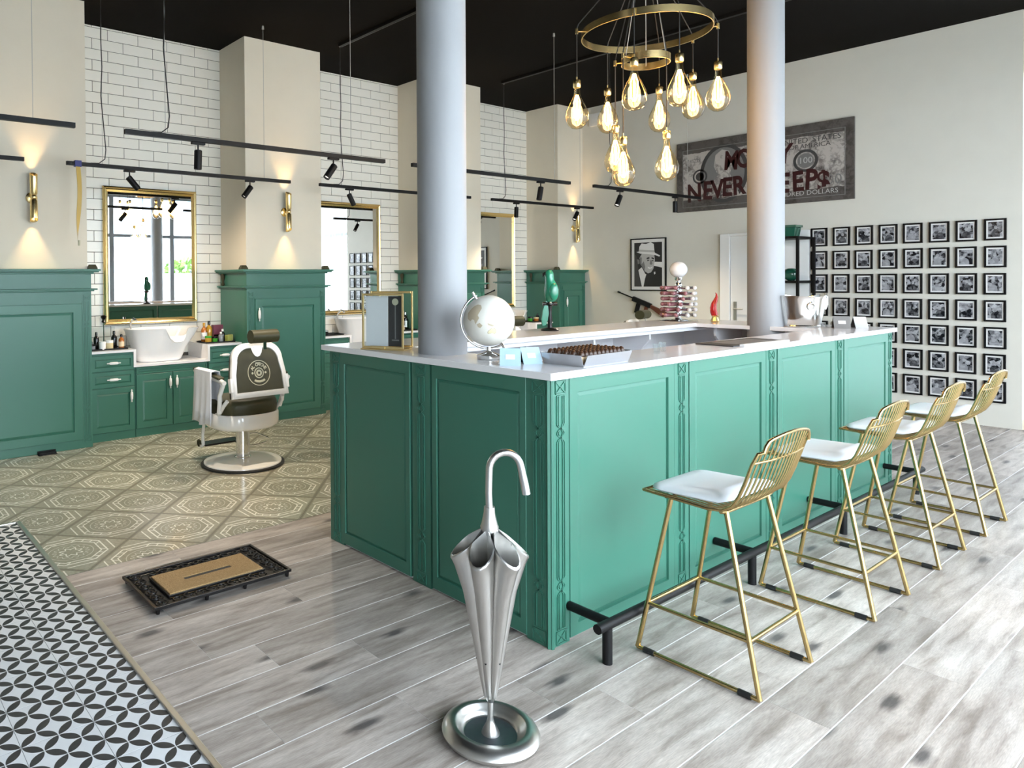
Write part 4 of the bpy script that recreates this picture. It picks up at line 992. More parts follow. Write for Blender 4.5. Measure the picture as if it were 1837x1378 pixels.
# ------------------------------------------------------------------ barber chairs (front is +Y)
def make_chair(lab):
    t = thing('barber_chair', lab, 'barber chair', (0, 0, 0), group='vintage white barber chairs')
    MB().lathe([(.325, 0), (.337, .004), (.337, .016), (.325, .020)], 48).build('rubber_rim', 'rubber', t, smooth=40)
    MB().lathe([(.315, .0205), (.313, .028), (.24, .040), (.10, .050), (.07, .052)], 48).build('base_plate', 'enamel', t, smooth=50)
    MB().lathe([(.066, .051), (.066, .060), (.058, .066), (.058, .31)], 28).build('pump_column', 'chrome', t, smooth=40)
    # seat pan, D shape
    def dshape(k, z):
        out = []
        for i in range(28):
            a = 2*PI*i/28; c, s = math.cos(a), math.sin(a); ex = 2.4 if s < 0 else 4.0
            out.append((k*.285*math.copysign(abs(c)**(2/ex), c), k*.27*math.copysign(abs(s)**(2/ex), s), z))
        return out
    MB().loft([dshape(.72, .305), dshape(.90, .312), dshape(.99, .335), dshape(1.0, .36), dshape(1.0, .425), dshape(.97, .436)]).build('seat_pan', 'enamel', t, smooth=45)
    MB().loft([dshape(.94, .437), dshape(.955, .47), dshape(.95, .51), dshape(.90, .54), dshape(.75, .552)]).build('seat_cushion', 'vinyl', t, smooth=60)
    # backrest, reclined about x
    bk = Matrix.Translation((0.015, -.265, .575)) @ Matrix.Rotation(R(-12), 4, 'X') @ Matrix.Rotation(R(180), 4, 'Z')
    def outline(ins):
        w0, w1, h = .250-ins, .225-ins, .425-ins
        ps = [(-w0, ins), (w0, ins), (w0-.006, .18)]
        rc = .13-ins*.5
        for i in range(9):
            a = R(90*i/8); ps.append((w1-rc+rc*math.cos(a), h-rc+rc*math.sin(a)))
        for i in range(9):
            a = R(90+90*i/8); ps.append((-w1+rc+rc*math.cos(a), h-rc+rc*math.sin(a)))
        ps.append((-w0+.006, .18)); return ps
    # local y+ is the rear side after the half turn
    rg = lambda ins, y: [(x, y, z) for x, z in outline(ins)]
    fr = MB(bk).loft([rg(.045, .022), rg(.040, .034), rg(.006, .034), rg(0, .028), rg(0, .004), rg(.006, 0), rg(.03, -.002)], cap=True).build('back_frame', 'enamel', t, smooth=45)
    pn = MB(bk).prism(outline(.044), .022, .0275).build('rear_panel', 'vinyl', t)
    MB(bk).loft([rg(.004, 0), rg(.004, -.03), rg(.018, -.052), rg(.05, -.066), rg(.12, -.070)]).build('back_cushion', 'vinyl', t, smooth=60)
    # white crest piece at the top
    cp = [(-.075, .418), (-.052, .385), (-.040, .345), (-.022, .318), (0, .310), (.022, .318), (.040, .345), (.052, .385), (.075, .418)]
    cr_ = MB(bk).prism(cp, .027, .0345).build('crest', 'enamel', t, bevel=.003)
    MB(bk).box(-.03, .03, .0345, .0365, .385, .398).build('crest_plate', 'aluminium', cr_)
    # round emblem
    em = MB(bk)
    def annulus(r0, r1, y0, y1, cz, n=40):
        vs = []; fs = []
        for k in range(n):
            a = 2*PI*k/n
            for r_ in (r0, r1):
                for y in (y0, y1): vs.append((r_*math.cos(a), y, cz+r_*math.sin(a)))
        for k in range(n):
            j = (k+1) % n; a, b = 4*k, 4*j
            fs += [(a+1, a+3, b+3, b+1), (a, b, b+2, a+2), (a+2, b+2, b+3, a+3), (a, a+1, b+1, b)]
        return vs, fs
    cz = .185
    for r0, r1 in ((.094, .100), (.034, .042)): em.add(*annulus(r0, r1, .0275, .0288, cz))
    em.add(*annulus(.010, .026, .0275, .0284, cz, 20))
    for sgn in (-1, 1): em.prism([(sgn*.058+.009*math.cos(2*PI*i/10), cz+.009*math.sin(2*PI*i/10)) for i in range(10)], .0275, .0286)
    em.prism([(-.05, cz-.062), (-.028, cz-.072), (0, cz-.076), (.028, cz-.072), (.05, cz-.062), (.042, cz-.048), (.022, cz-.056), (0, cz-.059), (-.022, cz-.056), (-.042, cz-.048)], .0275, .0286)
    em.build('emblem', 'logo_cream', pn, recalc=True)
    txt = 'AL CAPONE'
    for i, chh in enumerate(txt):
        if chh == ' ': continue
        a = R(148-116*i/(len(txt)-1)); rr = .066
        # rear side seen from behind: text reads with +x to the left in bk space, so mirror x
        mt = bk @ Matrix(((-1, 0, 0, 0), (0, 0, 1, .0288), (0, 1, 0, cz), (0, 0, 0, 1))) @ Matrix.Translation((rr*math.cos(a), rr*math.sin(a), 0)) @ Matrix.Rotation(a-PI/2, 4, 'Z')
        text_mesh('letter', chh, .036, 'logo_cream', pn, mt, .0005, bold=.0012)
    MB(bk).box(-.022, .022, .0275, .0286, cz+.072, cz+.083).build('emblem_bar', 'logo_cream', pn)
    # hinges and lower back bracket
    for s in (-1, 1):
        MB(bk).box(s*.245-.014, s*.245+.014, -.01, .036, .05, .16).build('hinge_plate', 'enamel', t, bevel=.006)
        MB().tube([(s*.245, -.22, .56), (s*.262, -.19, .52), (s*.258, -.10, .44), (s*.245, 0.0, .432)], .016, 10).build('side_bracket', 'enamel', t, smooth=50)
        # arm
        x = s*.285
        MB().tube([(x, -.24, .70), (x, -.17, .60), (x*.98, -.155, .53), (x*.95, -.13, .46)], [.016, .018, .018, .02], 10).build('arm_post', 'enamel', t, smooth=50)
        MB().tube([(x, .24, .725), (x, .25, .66), (x*.98, .215, .60), (x*.95, .16, .50), (x*.93, .13, .44)], [.014, .014, .014, .015, .016], 10).build('front_arm_post', 'enamel', t, smooth=50)
        ar = [(x, -.25, .705), (x, -.12, .722), (x, .08, .735), (x, .22, .745), (x, .28, .752)]
        MB().tube(ar, [.018, .022, .022, .022, .016], 10).build('arm_rail', 'enamel', t, smooth=50)
        MB().loft([[(x+dx*.030, yy, zz+dz) for dx, dz in ((-1, .014), (1, .014), (.9, .032), (-.9, .032))] for yy, zz in ((-.20, .711), (-.05, .727), (.12, .739), (.26, .750))]).build('arm_pad', 'vinyl', t, bevel=.006)
    # head rest
    hb = Matrix.Translation((0.02, -.33, 1.055)) @ Matrix.Rotation(R(-10), 4, 'X')
    MB(hb).loft([[(x, y*.055+.01, z*.052) for y, z in [(math.cos(2*PI*i/16), math.sin(2*PI*i/16)) for i in range(16)]] for x in (-.115, -.105, .105, .115)]).build('headrest', 'vinyl', t, smooth=45)
    MB().box(.0, .03, -.352, -.340, .95, 1.05).build('headrest_bar', 'chrome', t, bevel=.003)
    # foot rest
    for s in (-1, 1):
        MB().tube([(s*.20, .20, .36), (s*.20, .30, .30), (s*.20, .33, .20), (s*.20, .32, .12), (s*.20, .36, .10)], .014, 8).build('footrest_leg', 'enamel', t, smooth=50)
        MB(Matrix.Translation((s*.20, .40, .125)) @ Matrix.Rotation(R(90), 4, 'Y')).tube([(.03*(1-i/20)*math.cos(i*.5), .03*(1-i/20)*math.sin(i*.5), 0) for i in range(14)], .009, 8).build('footrest_scroll', 'vinyl', t, smooth=50)
    MB().box(-.19, .19, .30, .44, .105, .120).build('footrest', 'black_iron', t, bevel=.003)
    MB().tube([(.06, .0, .235), (.12, -.01, .235), (.23, -.02, .18)], .006, 8).build('lever', 'chrome', t, smooth=50)
    MB().tube([(.055, .01, .135), (.15, .0, .135), (.22, -.01, .15)], .006, 8).build('lock_lever', 'chrome', t, smooth=50)
    return t
c1 = make_chair('white enamel barber chair with dark vinyl and round emblem, towel on its arm'); c1.location = (.40, 3.36, 0)
dup(c1, loc=(3.30, 3.30, 0), rz=R(-12), label='white barber chair mostly hidden behind the globe and column')
dup(c1, loc=(5.22, 3.12, 0), rz=R(12), label='white barber chair peeping over the far end of the bar, below the portrait')
# towel over the left arm
def towel():
    t_ = thing('towel', 'white towel hanging over the left arm of the barber chair', 'towel', (.115, 3.36, .76)); nx = 15
    rings = []
    path = [(.047, -.36), (.046, -.25), (.043, -.12), (.040, -.03), (.036, .016), (.0, .024), (-.036, .016), (-.040, -.05), (-.046, -.18), (-.052, -.30), (-.056, -.40)]
    top, th = [], .006
    for j in range(nx):
        y = -.10+.31*j/(nx-1); col = []
        for i, (x, z) in enumerate(path):
            hang = max(0, -z)/.4; wv = math.sin(j*1.5+.6)*.012*hang; yy = y+(.02*(j/(nx-1)-.5)+.01*math.sin(z*9))*hang*1.2
            col.append((x+(wv if x < 0 else wv*.8), yy, z+(.012*math.sin(j*.7)*hang)))
        top.append(col)
    vs = [p for c in top for p in c]; n = len(path); fs = [(i*n+k, (i+1)*n+k, (i+1)*n+k+1, i*n+k+1) for i in range(nx-1) for k in range(n-1)]
    o = MB().add(vs, fs).build('cloth', 'towel', t_, smooth=70); sd = o.modifiers.new('thickness', 'SOLIDIFY'); sd.thickness = th; sd.offset = 0
towel()

# ------------------------------------------------------------------ things on the bar
ZB = 1.118
# gold glass frame
gf = thing('table_frame', 'gold double-glazed table frame standing left of the round column', 'frame', (.085, 1.13, ZB), R(-62))
def gframe(mt, name, w_, h, ins, par):
    mb = MB(mt)
    for (x0, x1, z0, z1) in ((-w_, -w_+.010, .008, h), (w_-.010, w_, .008, h), (-w_+.010, w_-.010, .008, .020), (-w_+.010, w_-.010, h-.012, h)): mb.box(x0, x1, -.005, .005, z0, z1)
    o = mb.build(name, 'gold', par, bevel=.0015)
    MB(mt).box(-w_+.010, w_-.010, -.001, .001, .02, h-.012).build('glass', 'clear_glass', o)
    return o
MB().box(-.125, .125, -.06, .06, 0, .007).build('foot_plate', 'gold', gf, bevel=.002)
a_ = gframe(Matrix.Translation((0, -.05, 0)), 'front_frame', .118, .30, 0, gf)
MB().box(-.105, .022, -.030, -.026, .02, .285).build('white_card', 'paper', gf); MB().box(.024, .106, -.030, -.026, .02, .285).build('dark_card', 'ink_black', gf)
MB().box(.062, .068, -.034, -.031, .06, .25).box(.045, .085, -.034, -.031, .05, .056).build('card_drawing', 'ink_mid', gf); MB(Matrix.Translation((.065, -.0335, .255)) @ Matrix.Rotation(R(90), 4, 'X')).lathe([(.018, -.001), (.018, .001)], 18).build('card_emblem', 'logo_cream', gf)
b_ = gframe(Matrix.Translation((.01, .05, 0)) @ Matrix.Rotation(R(8), 4, 'Z'), 'rear_frame', .118, .31, 0, gf)
MB().box(-.014, .014, -.058, -.0555, 0.004, .022).build('clasp', 'gold', gf)

# globe
gl_ = thing('desk_globe', 'cream world globe on a chrome stand beside the round column', 'globe', (.158, .47, ZB))
MB().lathe([(.052, 0), (.055, .006), (.055, .020), (.044, .026), (.028, .030), (.022, .034)], 8).build('base', 'chrome', gl_, smooth=30)
MB().lathe([(.022, .033), (.010, .040), (.008, .056)], 16).build('stem', 'chrome', gl_, smooth=40)
ax = Vector((-.42, .26, .87)).normalized()
sp = MB().sphere((0, 0, .180), .118, 48, 24).build('sphere', 'globe_sea', gl_, smooth=80)
rt_ = cf.cross(Vector((0, 0, 1))).normalized()
e2 = ax.cross(Vector((.81, -.59, 0)).cross(ax)).normalized()
lat = Vector((.81, -.59, 0)); lat = (lat-ax*lat.dot(ax)).normalized()
pts = [Vector((0, 0, .180))+(ax*math.cos(R(a))-lat*math.sin(R(a)))*.130 for a in range(-4, 186, 10)]
MB().tube(pts, .0055, 8).build('meridian_arm', 'chrome', gl_, smooth=60)
for s in (1, -1): MB().tube([Vector((0, 0, .18))+ax*s*.116, Vector((0, 0, .18))+ax*s*.152], [.010, .006], 10).build('axis_pin', 'chrome', gl_, smooth=40)
# land patches on the sphere
view = Vector((CAM_POS[0]-.158, CAM_POS[1]-.47, CAM_POS[2]-ZB-.18)).normalized(); vr = Vector((0, 0, 1)).cross(view).normalized(); vu = view.cross(vr)
def land(poly, name, mat, lift=.0006):
    K = 7; n = len(poly); cu_ = sum(p[0] for p in poly)/n; cv_ = sum(p[1] for p in poly)/n; vs = []; fs = []
    dense = []
    for i in range(n):
        a, b = poly[i], poly[(i+1) % n]
        for q_ in range(3): dense.append((a[0]+(b[0]-a[0])*q_/3, a[1]+(b[1]-a[1])*q_/3))
    n = len(dense)
    for r_ in range(K+1):
        for u, v in dense:
            f_ = max(.01, r_/K); d = (view+vr*(cu_+(u-cu_)*f_)+vu*(cv_+(v-cv_)*f_)).normalized(); vs.append(Vector((0, 0, .18))+d*(.118+lift))
    for r_ in range(K):
        for i in range(n): fs.append((r_*n+i, r_*n+(i+1) % n, (r_+1)*n+(i+1) % n, (r_+1)*n+i))
    MB().add(vs, fs).build(name, mat, sp, recalc=False, smooth=80)
aus = [(-.02, -.42), (.05, -.36), (.10, -.30), (.16, -.34), (.20, -.28), (.25, -.32), (.33, -.42), (.33, -.55), (.25, -.62), (.16, -.55), (.06, -.58), (-.04, -.60), (-.06, -.50)]
land(aus, 'land_outline', 'map_tan', .0005); land([(.14+(u-.14)*.86, -.46+(v+.46)*.86) for u, v in aus], 'land', 'map_cream', .0012)
land([(-.85, .85), (-.60, .90), (-.38, .78), (-.30, .55), (-.38, .36), (-.46, .22), (-.38, .10), (-.46, -.02), (-.58, -.18), (-.66, .02), (-.80, .05), (-.95, -.05), (-1.3, .10), (-1.4, .5)], 'land', 'map_tan')
land([(-.52, -.18), (-.36, -.10), (-.24, -.20), (-.34, -.32), (-.44, -.30)], 'land', 'map_tan'); land([(-.05, -.10), (.10, -.14), (.24, -.20), (.14, -.24), (-.02, -.18)], 'land', 'map_tan')

# folded tent cards
def tent(loc, rz, w_, h, mat, lab):
    t = thing('tent_card', lab, 'card', loc, rz)
    for s in (-1, 1):
        MB().prism([(s*.045, 0), (0, h), (0, h-.004), (s*.045-s*.004, 0)], -w_/2, w_/2, 'x').build('flap', mat if s < 0 else 'ink_black', t)
    MB(Matrix.Translation((0, -.0228, h/2)) @ Matrix.Rotation(math.atan2(h, .045), 4, 'X')).box(-w_*.22, w_*.22, -.012, .012, .0006, .0012).build('print', 'paper', t)
tent((.07, .265, ZB), R(-50), .088, .072, 'card_blue', 'light blue folded tent card nearer the globe')
tent((.185, .255, ZB), R(-30), .085, .070, 'card_blue', 'light blue folded tent card beside the chocolate box')
tent((3.50, .20, ZB), R(-60), .10, .085, 'ink_mid', 'dark folded tent card right of the silver bucket')
tent((3.62, .13, ZB), R(-48), .08, .08, 'ink_light', 'grey folded tent card at the far right end of the bar')
# chocolate box
cbx = thing('chocolate_box', 'silver foil box holding rows of dark chocolate cones', 'box', (.40, .115, ZB), R(2))
mb = MB(); hx, hy = .172, .10
MB().box(-hx, hx, -hy, hy, 0, .004).build('base', 'foil_box', cbx)
for (p, q_, nx_, ny_) in (((-hx, -hy), (hx, -hy), 0, -1), ((hx, -hy), (hx, hy), 1, 0), ((hx, hy), (-hx, hy), 0, 1), ((-hx, hy), (-hx, -hy), -1, 0)):
    o1, o2 = (p[0]+nx_*.018, p[1]+ny_*.018), (q_[0]+nx_*.018, q_[1]+ny_*.018)
    MB().add([(p[0], p[1], .004), (q_[0], q_[1], .004), (o2[0], o2[1], .05), (o1[0], o1[1], .05), (p[0]+nx_*.002, p[1]+ny_*.002, .003), (q_[0]+nx_*.002, q_[1]+ny_*.002, .003), (o2[0]+nx_*.002, o2[1]+ny_*.002, .05), (o1[0]+nx_*.002, o1[1]+ny_*.002, .05)], [(0, 1, 2, 3), (7, 6, 5, 4), (0, 3, 7, 4), (1, 5, 6, 2), (3, 2, 6, 7), (0, 4, 5, 1)]).build('box_side', 'foil_box', cbx)
cone0 = None
for i in range(11):
    for j in range(5):
        x, y = -.155+i*.031, -.076+j*.038
        loc = (.40+x*math.cos(R(2))-y*math.sin(R(2)), .115+x*math.sin(R(2))+y*math.cos(R(2)), ZB+.0045)
        if cone0 is None:
            cone0 = thing('chocolate_cone', 'small dark chocolate cone in a wafer cup in the silver foil box', 'sweet', loc, group='chocolate cones in the foil box')
            MB().lathe([(.007, 0), (.015, .034), (.0145, .04)], 10).build('wafer_cup', 'wafer', cone0, smooth=40)
            MB().lathe([(.0148, .036), (.0155, .043), (.011, .056), (.004, .062)], 10).build('chocolate_top', 'choc', cone0, smooth=60)
        else: dup(cone0, loc=loc)
# flat black menu board with a white edge
mbd = thing('menu_board', 'flat dark menu board lying on the bar front worktop', 'menu', (1.86, .10, ZB), R(-3))
MB().box(-.30, .28, -.09, .12, 0, .006).build('board', 'ink_dark', mbd, bevel=.001); MB().box(-.24, .24, -.118, -.091, 0, .012).build('white_edge', 'paper', mbd, bevel=.001)
MB().box(-.20, .20, -.05, .09, .006, .0066).build('printed_panel', 'ink_mid', mbd)
# small glasses
for x, y in ((.98, .12), (1.10, .16)):
    t = thing('shot_glass', 'small clear shot glass on the bar, ' + ('nearer' if x < 1 else 'farther') + ' of the two beyond the chocolate box', 'glass', (x, y, ZB))
    MB().lathe([(.015, 0), (.018, .045), (.0165, .045), (.014, .008), (.002, .007)], 16).build('cup', 'clear_glass', t, smooth=40)
# parrot on a perch
pr_ = thing('parrot_figurine', 'glossy green parrot figurine on a tall dark stand at the back of the bar', 'figurine', (1.80, 1.40, ZB), R(-36))
MB().lathe([(.062, 0), (.064, .008), (.05, .016), (.018, .024), (.014, .05), (.018, .08), (.012, .12), (.016, .175), (.03, .185), (.03, .195)], 20).build('stand', 'black_iron', pr_, smooth=40)
MB().tube([(-.05, 0, .19), (.05, 0, .19)], .014, 10).build('perch', 'black_iron', pr_, smooth=40)
def spine(ps, name, mat, sxy=(1, 1)):
    rings = []
    for (x, y, z, r) in ps: rings.append([(x+r*sxy[0]*math.cos(2*PI*i/16), y+r*sxy[1]*math.sin(2*PI*i/16), z) for i in range(16)])
    return MB().loft(rings).build(name, mat, pr_, smooth=70)
spine([(.0, 0, .198, .012), (.005, 0, .21, .032), (.012, 0, .25, .047), (.014, 0, .29, .050), (.008, 0, .33, .041), (.0, 0, .36, .031), (-.002, 0, .385, .031), (-.004, 0, .408, .030), (-.004, 0, .425, .020), (-.002, 0, .432, .006)], 'body', 'parrot_green')
for s in (-1, 1): MB().sphere((.018, s*.042, .275), .06, 14, 8, .55, .26, 1.05).build('wing', 'parrot_green', pr_, smooth=70)
MB().loft([[(x-w_, -.008, z), (x+w_, -.008, z), (x+w_, .010, z), (x-w_, .010, z)] for x, w_, z in ((-.006, .024, .215), (-.022, .028, .15), (-.036, .024, .08), (-.044, .012, .035))]).build('tail', 'parrot_green', pr_, bevel=.004)
MB().tube([(-.028, 0, .405), (-.045, 0, .398), (-.048, 0, .380)], [.012, .009, .002], 10).build('beak', 'black_iron', pr_, smooth=60)
for s in (-1, 1): MB().tube([(0, s*.018, .205), (0, s*.02, .188)], .008, 8).build('claw', 'logo_cream', pr_, smooth=50)
# carousel with white globe
nc = thing('capsule_carousel', 'chrome tiered carousel of horizontal tubes topped by a white glass globe', 'carousel', (3.435, 1.36, ZB))
MB().lathe([(.150, 0), (.152, .006), (.10, .012), (.03, .020), (.022, .03)], 36).build('base', 'chrome', nc, smooth=40)
MB().tube([(0, 0, .02), (0, 0, .345)], .016, 12).build('pole', 'chrome', nc, smooth=40)
for k in range(6):
    z = .055+.045*k; MB().sphere((0, 0, z+.022), .030, 14, 8).build('pole_bead', 'chrome', nc, smooth=60)
    for a in range(0, 360, 40):
        c_, s_ = math.cos(R(a+k*8)), math.sin(R(a+k*8)); q_ = Vector((c_, s_, 0)); left = q_.dot(Vector((.81, -.59, 0))) < .1
        tb = MB().tube([q_*.03+Vector((0, 0, z)), q_*.12+Vector((0, 0, z))], .0155 if left else .011, 10).build('tube', 'lilac_glass' if left else 'chrome', nc, smooth=40)
        MB().sphere(tuple(q_*.128+Vector((0, 0, z))), .0175, 10, 6).build('tube_tip', 'lilac_glass' if left else 'ceramic', tb, smooth=60)
MB().lathe([(.024, .34), (.030, .352), (.028, .37), (.034, .385)], 18).build('globe_holder', 'chrome', nc, smooth=40)
gb = MB().sphere((0, 0, .432), .069, 28, 14).build('white_globe', 'ceramic', nc, smooth=80)
# red horn ornament
rh = thing('horn_ornament', 'red glazed chilli-shaped horn ornament on a gold base', 'ornament', (3.56, 1.12, ZB))
MB().lathe([(.030, 0), (.033, .01), (.026, .03), (.022, .04), (.028, .05), (.024, .056)], 10).build('gold_base', 'gold', rh, smooth=25)
pth = [(0, 0, .05), (-.010, 0, .08), (-.014, 0, .115), (-.008, 0, .15), (.006, 0, .18), (.014, 0, .205), (.012, 0, .228), (.004, 0, .240)]
MB(Matrix.Rotation(R(-36), 4, 'Z')).tube(pth, [.024, .027, .025, .021, .016, .011, .006, .002], 14).build('horn', 'red_glaze', rh, smooth=70)
# champagne bucket
bk_ = thing('ice_bucket', 'polished silver champagne bucket with ring handles beside the far column', 'ice bucket', (3.50, .455, ZB), R(-40))
N = 40
def brg(rx, ry, z, wave=0): return [(rx*math.cos(2*PI*i/N), ry*math.sin(2*PI*i/N), z+wave*math.cos(4*PI*i/N+.6)+wave*.6*math.cos(6*PI*i/N)) for i in range(N)]
MB().loft([brg(.125, .095, 0), brg(.13, .10, .006), brg(.125, .096, .014), brg(.128, .10, .02), brg(.145, .115, .10), brg(.160, .126, .205, .006), brg(.168, .134, .230, .010), brg(.162, .128, .230, .010), brg(.150, .118, .19, .004), brg(.12, .092, .03), brg(.02, .02, .025)]).build('bowl', 'silver', bk_, smooth=50)
for s in (-1, 1):
    MB(Matrix.Translation((0, s*.128, .150))).tube(arc((0, 0, 0), .026, 0, 345, 20, 'xz'), .005, 8, closed=False).build('ring', 'silver', bk_, smooth=60)
    MB().sphere((0, s*.123, .175), .014, 10, 6).build('ring_boss', 'silver', bk_, smooth=60)
    MB().tube([(s*.168, 0, .225), (s*.180, 0, .215), (s*.178, 0, .16), (s*.168, 0, .125)], [.008, .009, .009, .006], 8).build('side_handle', 'silver', bk_, smooth=60)

# ------------------------------------------------------------------ right wall: banknote picture
ORD = ['first', 'second', 'third', 'fourth', 'fifth', 'sixth', 'seventh', 'eighth']
bp = thing('banknote_picture', 'wide dark canvas of a worn banknote with dripping dark red slogan', 'picture', (X_WALL-.032, 2.247, 2.789))
MB().box(0, .03, -1.012, 1.012, -.452, .452).build('canvas', 'banknote_print', bp)
WM = Matrix(((0, 0, -1, -.0012), (-1, 0, 0, 0), (0, 1, 0, 0), (0, 0, 0, 1)))   # text x -> -Y, y -> Z, faces -X
def wt_(body, x, z, size, mat, name, rot=0, wd=1.0, sx=1.0, par=None, lift=0.0, bold=0.0):
    return text_mesh(name, body, size, mat, par or bp, Matrix.Translation((-lift, 0, 0)) @ WM @ Matrix.Translation((x, z, 0)) @ Matrix.Rotation(R(rot), 4, 'Z') @ Matrix.Diagonal((sx, 1, 1, 1)), .0006, width=wd, bold=bold)
def ellipse_ring(x, z, a, b, wd, name, mat, par, lift=.0006, fill=False, n=36):
    mb = MB()
    if fill: mb.prism([(-x+a*math.cos(2*PI*i/n), z+b*math.sin(2*PI*i/n)) for i in range(n)], -lift-.0006, -lift, 'x')
    else:
        vs, fs = [], []
        for i in range(n):
            c_, s_ = math.cos(2*PI*i/n), math.sin(2*PI*i/n)
            for k in (0, wd): vs += [(-lift, -x+(a-k)*c_, z+(b-k)*s_), (-lift-.0006, -x+(a-k)*c_, z+(b-k)*s_)]
        for i in range(n):
            j = (i+1) % n; A, B = 4*i, 4*j
            fs += [(A+1, B+1, B+3, A+3), (A, A+1, B+1, B)[::-1], (A+2, A+3, B+3, B+2)]
        mb.add(vs, fs)
    return mb.build(name, mat, par)
ellipse_ring(-.40, .0, .30, .37, .045, 'portrait_oval', 'ink_dark', bp)
ellipse_ring(-.40, .0, .26, .33, .0, 'portrait_ground', 'ink_mid', bp, .0004, True)
ellipse_ring(-.70, -.01, .095, .095, .022, 'seal_ring', 'ink_dark', bp); ellipse_ring(-.70, -.01, .055, .055, 0, 'seal', 'ink_dark', bp, .0006, True)
ellipse_ring(.53, .03, .13, .13, .030, 'seal_ring', 'ink_dark', bp); ellipse_ring(.53, .03, .085, .085, 0, 'seal', 'ink_mid', bp, .0006, True)
wt_('100', .53, .03, .10, 'ink_light', 'lettering', lift=.001)
wt_('THE', .57, .322, .05, 'ink_dark', 'lettering'); wt_('UNITED', .40, .262, .088, 'ink_dark', 'lettering'); wt_('STATES', .745, .262, .088, 'ink_dark', 'lettering'); wt_('OF AMERICA', .57, .195, .075, 'ink_dark', 'lettering')
wt_('ONE HUNDRED DOLLARS', .42, -.345, .075, 'ink_light', 'lettering'); wt_('100', .78, -.22, .16, 'ink_mid', 'lettering'); wt_('745279', -.78, .20, .06, 'ink_mid', 'lettering')
for (y0, y1, z0, z1) in ((-.93, .93, .345, .352), (-.93, .93, -.40, -.393), (-.93, -.922, -.40, .352), (.922, .93, -.40, .352)): MB().box(-.0016, 0, y0, y1, z0, z1).build('border_line', 'ink_mid', bp)
for chh, x, z, rot in (('M', -.305, .135, -4), ('O', -.15, .14, 3), ('N', .005, .14, -3), ('E', .155, .145, 2), ('Y', .315, .13, -5)): wt_(chh, x, z, .32, 'ink_red', 'slogan_letter', rot, sx=.70, lift=.0016, bold=.010)
for chh, x, z, rot in (('N', -.772, -.225, 2), ('E', -.60, -.21, -3), ('V', -.475, -.205, 2), ('E', -.355, -.19, -2), ('R', -.215, -.185, 3), ('$', -.04, -.19, 0), ('L', .12, -.20, 2), ('E', .30, -.215, -2), ('E', .45, -.212, 2), ('P', .588, -.205, -3), ('$', .715, -.235, 2)): wt_(chh, x, z, .32, 'ink_red', 'slogan_letter', rot, sx=.78, lift=.0016, bold=.010)
MB().prism([(.62, -.33), (.55, -.12), (.47, -.02), (.52, .10), (.50, .24), (.42, .30), (.33, .27), (.29, .12), (.32, -.02), (.27, -.12), (.20, -.30)], -.0014, -.0007, 'x').build('portrait_bust', 'banknote_print', bp)
# portrait poster : generic man in a pale hat
pp = thing('portrait_poster', 'framed black and white poster of a smiling man in a pale hat', 'picture', (X_WALL-.022, 3.68, 1.657))
w_, h = .262, .364
mb = MB()
for (y0, y1, z0, z1) in ((-w_, -w_+.016, -h, h), (w_-.016, w_, -h, h), (-w_+.016, w_-.016, -h, -h+.016), (-w_+.016, w_-.016, h-.016, h)): mb.box(-.004, .02, y0, y1, z0, z1)
mb.build('frame', 'frame_black', pp, bevel=.002)
MB().box(.004, .018, -w_+.016, w_-.016, -h+.016, h-.016).build('mount', 'ink_white', pp)
pw, ph = .205, .305
def flat(poly, mat, lift, name='print_shape'):   # poly in (right, up) of the picture, unit = half width / half height
    MB().prism([(-a*pw, b*ph) for a, b in poly], .004-lift-.0005, .004-lift, 'x').build(name, mat, pp)
flat([(-1, -1), (1, -1), (1, 1), (-1, 1)], 'ink_black', .0003, 'print_ground')
flat([(.35, -.05), (1, -.15), (1, .10), (.35, .12)], 'ink_white', .0008)
flat([(-1, -1), (-.75, -1), (-.70, -.2), (-.85, .4), (-1, .5)], 'ink_dark', .0008)
flat([(-.62, .30), (-.42, .52), (.20, .50), (.46, .42), (.50, .18), (.44, -.02), (.40, -.18), (.22, -.36), (.0, -.40), (-.25, -.30), (-.48, .0)], 'ink_light', .0012, 'face')
flat([(-.60, .34), (-.44, .32), (-.46, .02), (-.38, -.14), (-.56, .02)], 'ink_mid', .0018, 'hair')
flat([(-.80, .25), (-.62, .22), (-.60, .05), (-.74, .02)], 'ink_mid', .0014, 'ear')
flat([(-.10, .30), (.10, .34), (.12, .27), (-.08, .23)], 'ink_black', .0018, 'brow'); flat([(.26, .33), (.44, .28), (.44, .22), (.26, .26)], 'ink_black', .0018, 'brow')
flat([(-.06, .20), (.08, .22), (.10, .17), (-.04, .15)], 'ink_dark', .0018, 'eye'); flat([(.28, .20), (.40, .18), (.39, .13), (.27, .15)], 'ink_dark', .0018, 'eye')
flat([(.18, .20), (.24, .20), (.33, .03), (.24, -.02), (.13, .01)], 'ink_mid', .0018, 'nose')
flat([(-.02, -.10), (.18, -.14), (.36, -.08), (.30, -.17), (.12, -.21), (.0, -.17)], 'ink_white', .0018, 'smile')
flat([(-.48, .0), (-.25, -.30), (-.20, -.10), (-.30, .15)], 'ink_mid', .0016, 'cheek_shade')
flat([(-.84, .58), (-.55, .50), (0, .47), (.50, .42), (.82, .34), (.86, .40), (.55, .50), (.48, .54), (.42, .92), (.20, 1.0), (-.15, .93), (-.45, .97), (-.62, .82), (-.66, .60)], 'ink_white', .0022, 'hat')
flat([(-.66, .60), (-.2, .57), (.48, .54), (.46, .63), (-.2, .66), (-.66, .69)], 'ink_light', .0028, 'hat_band')
flat([(-.70, -.25), (-.45, -.12), (-.20, -.42), (.05, -.50), (-.12, -1.0), (-.45, -1.0)], 'ink_white', .0016, 'shirt')
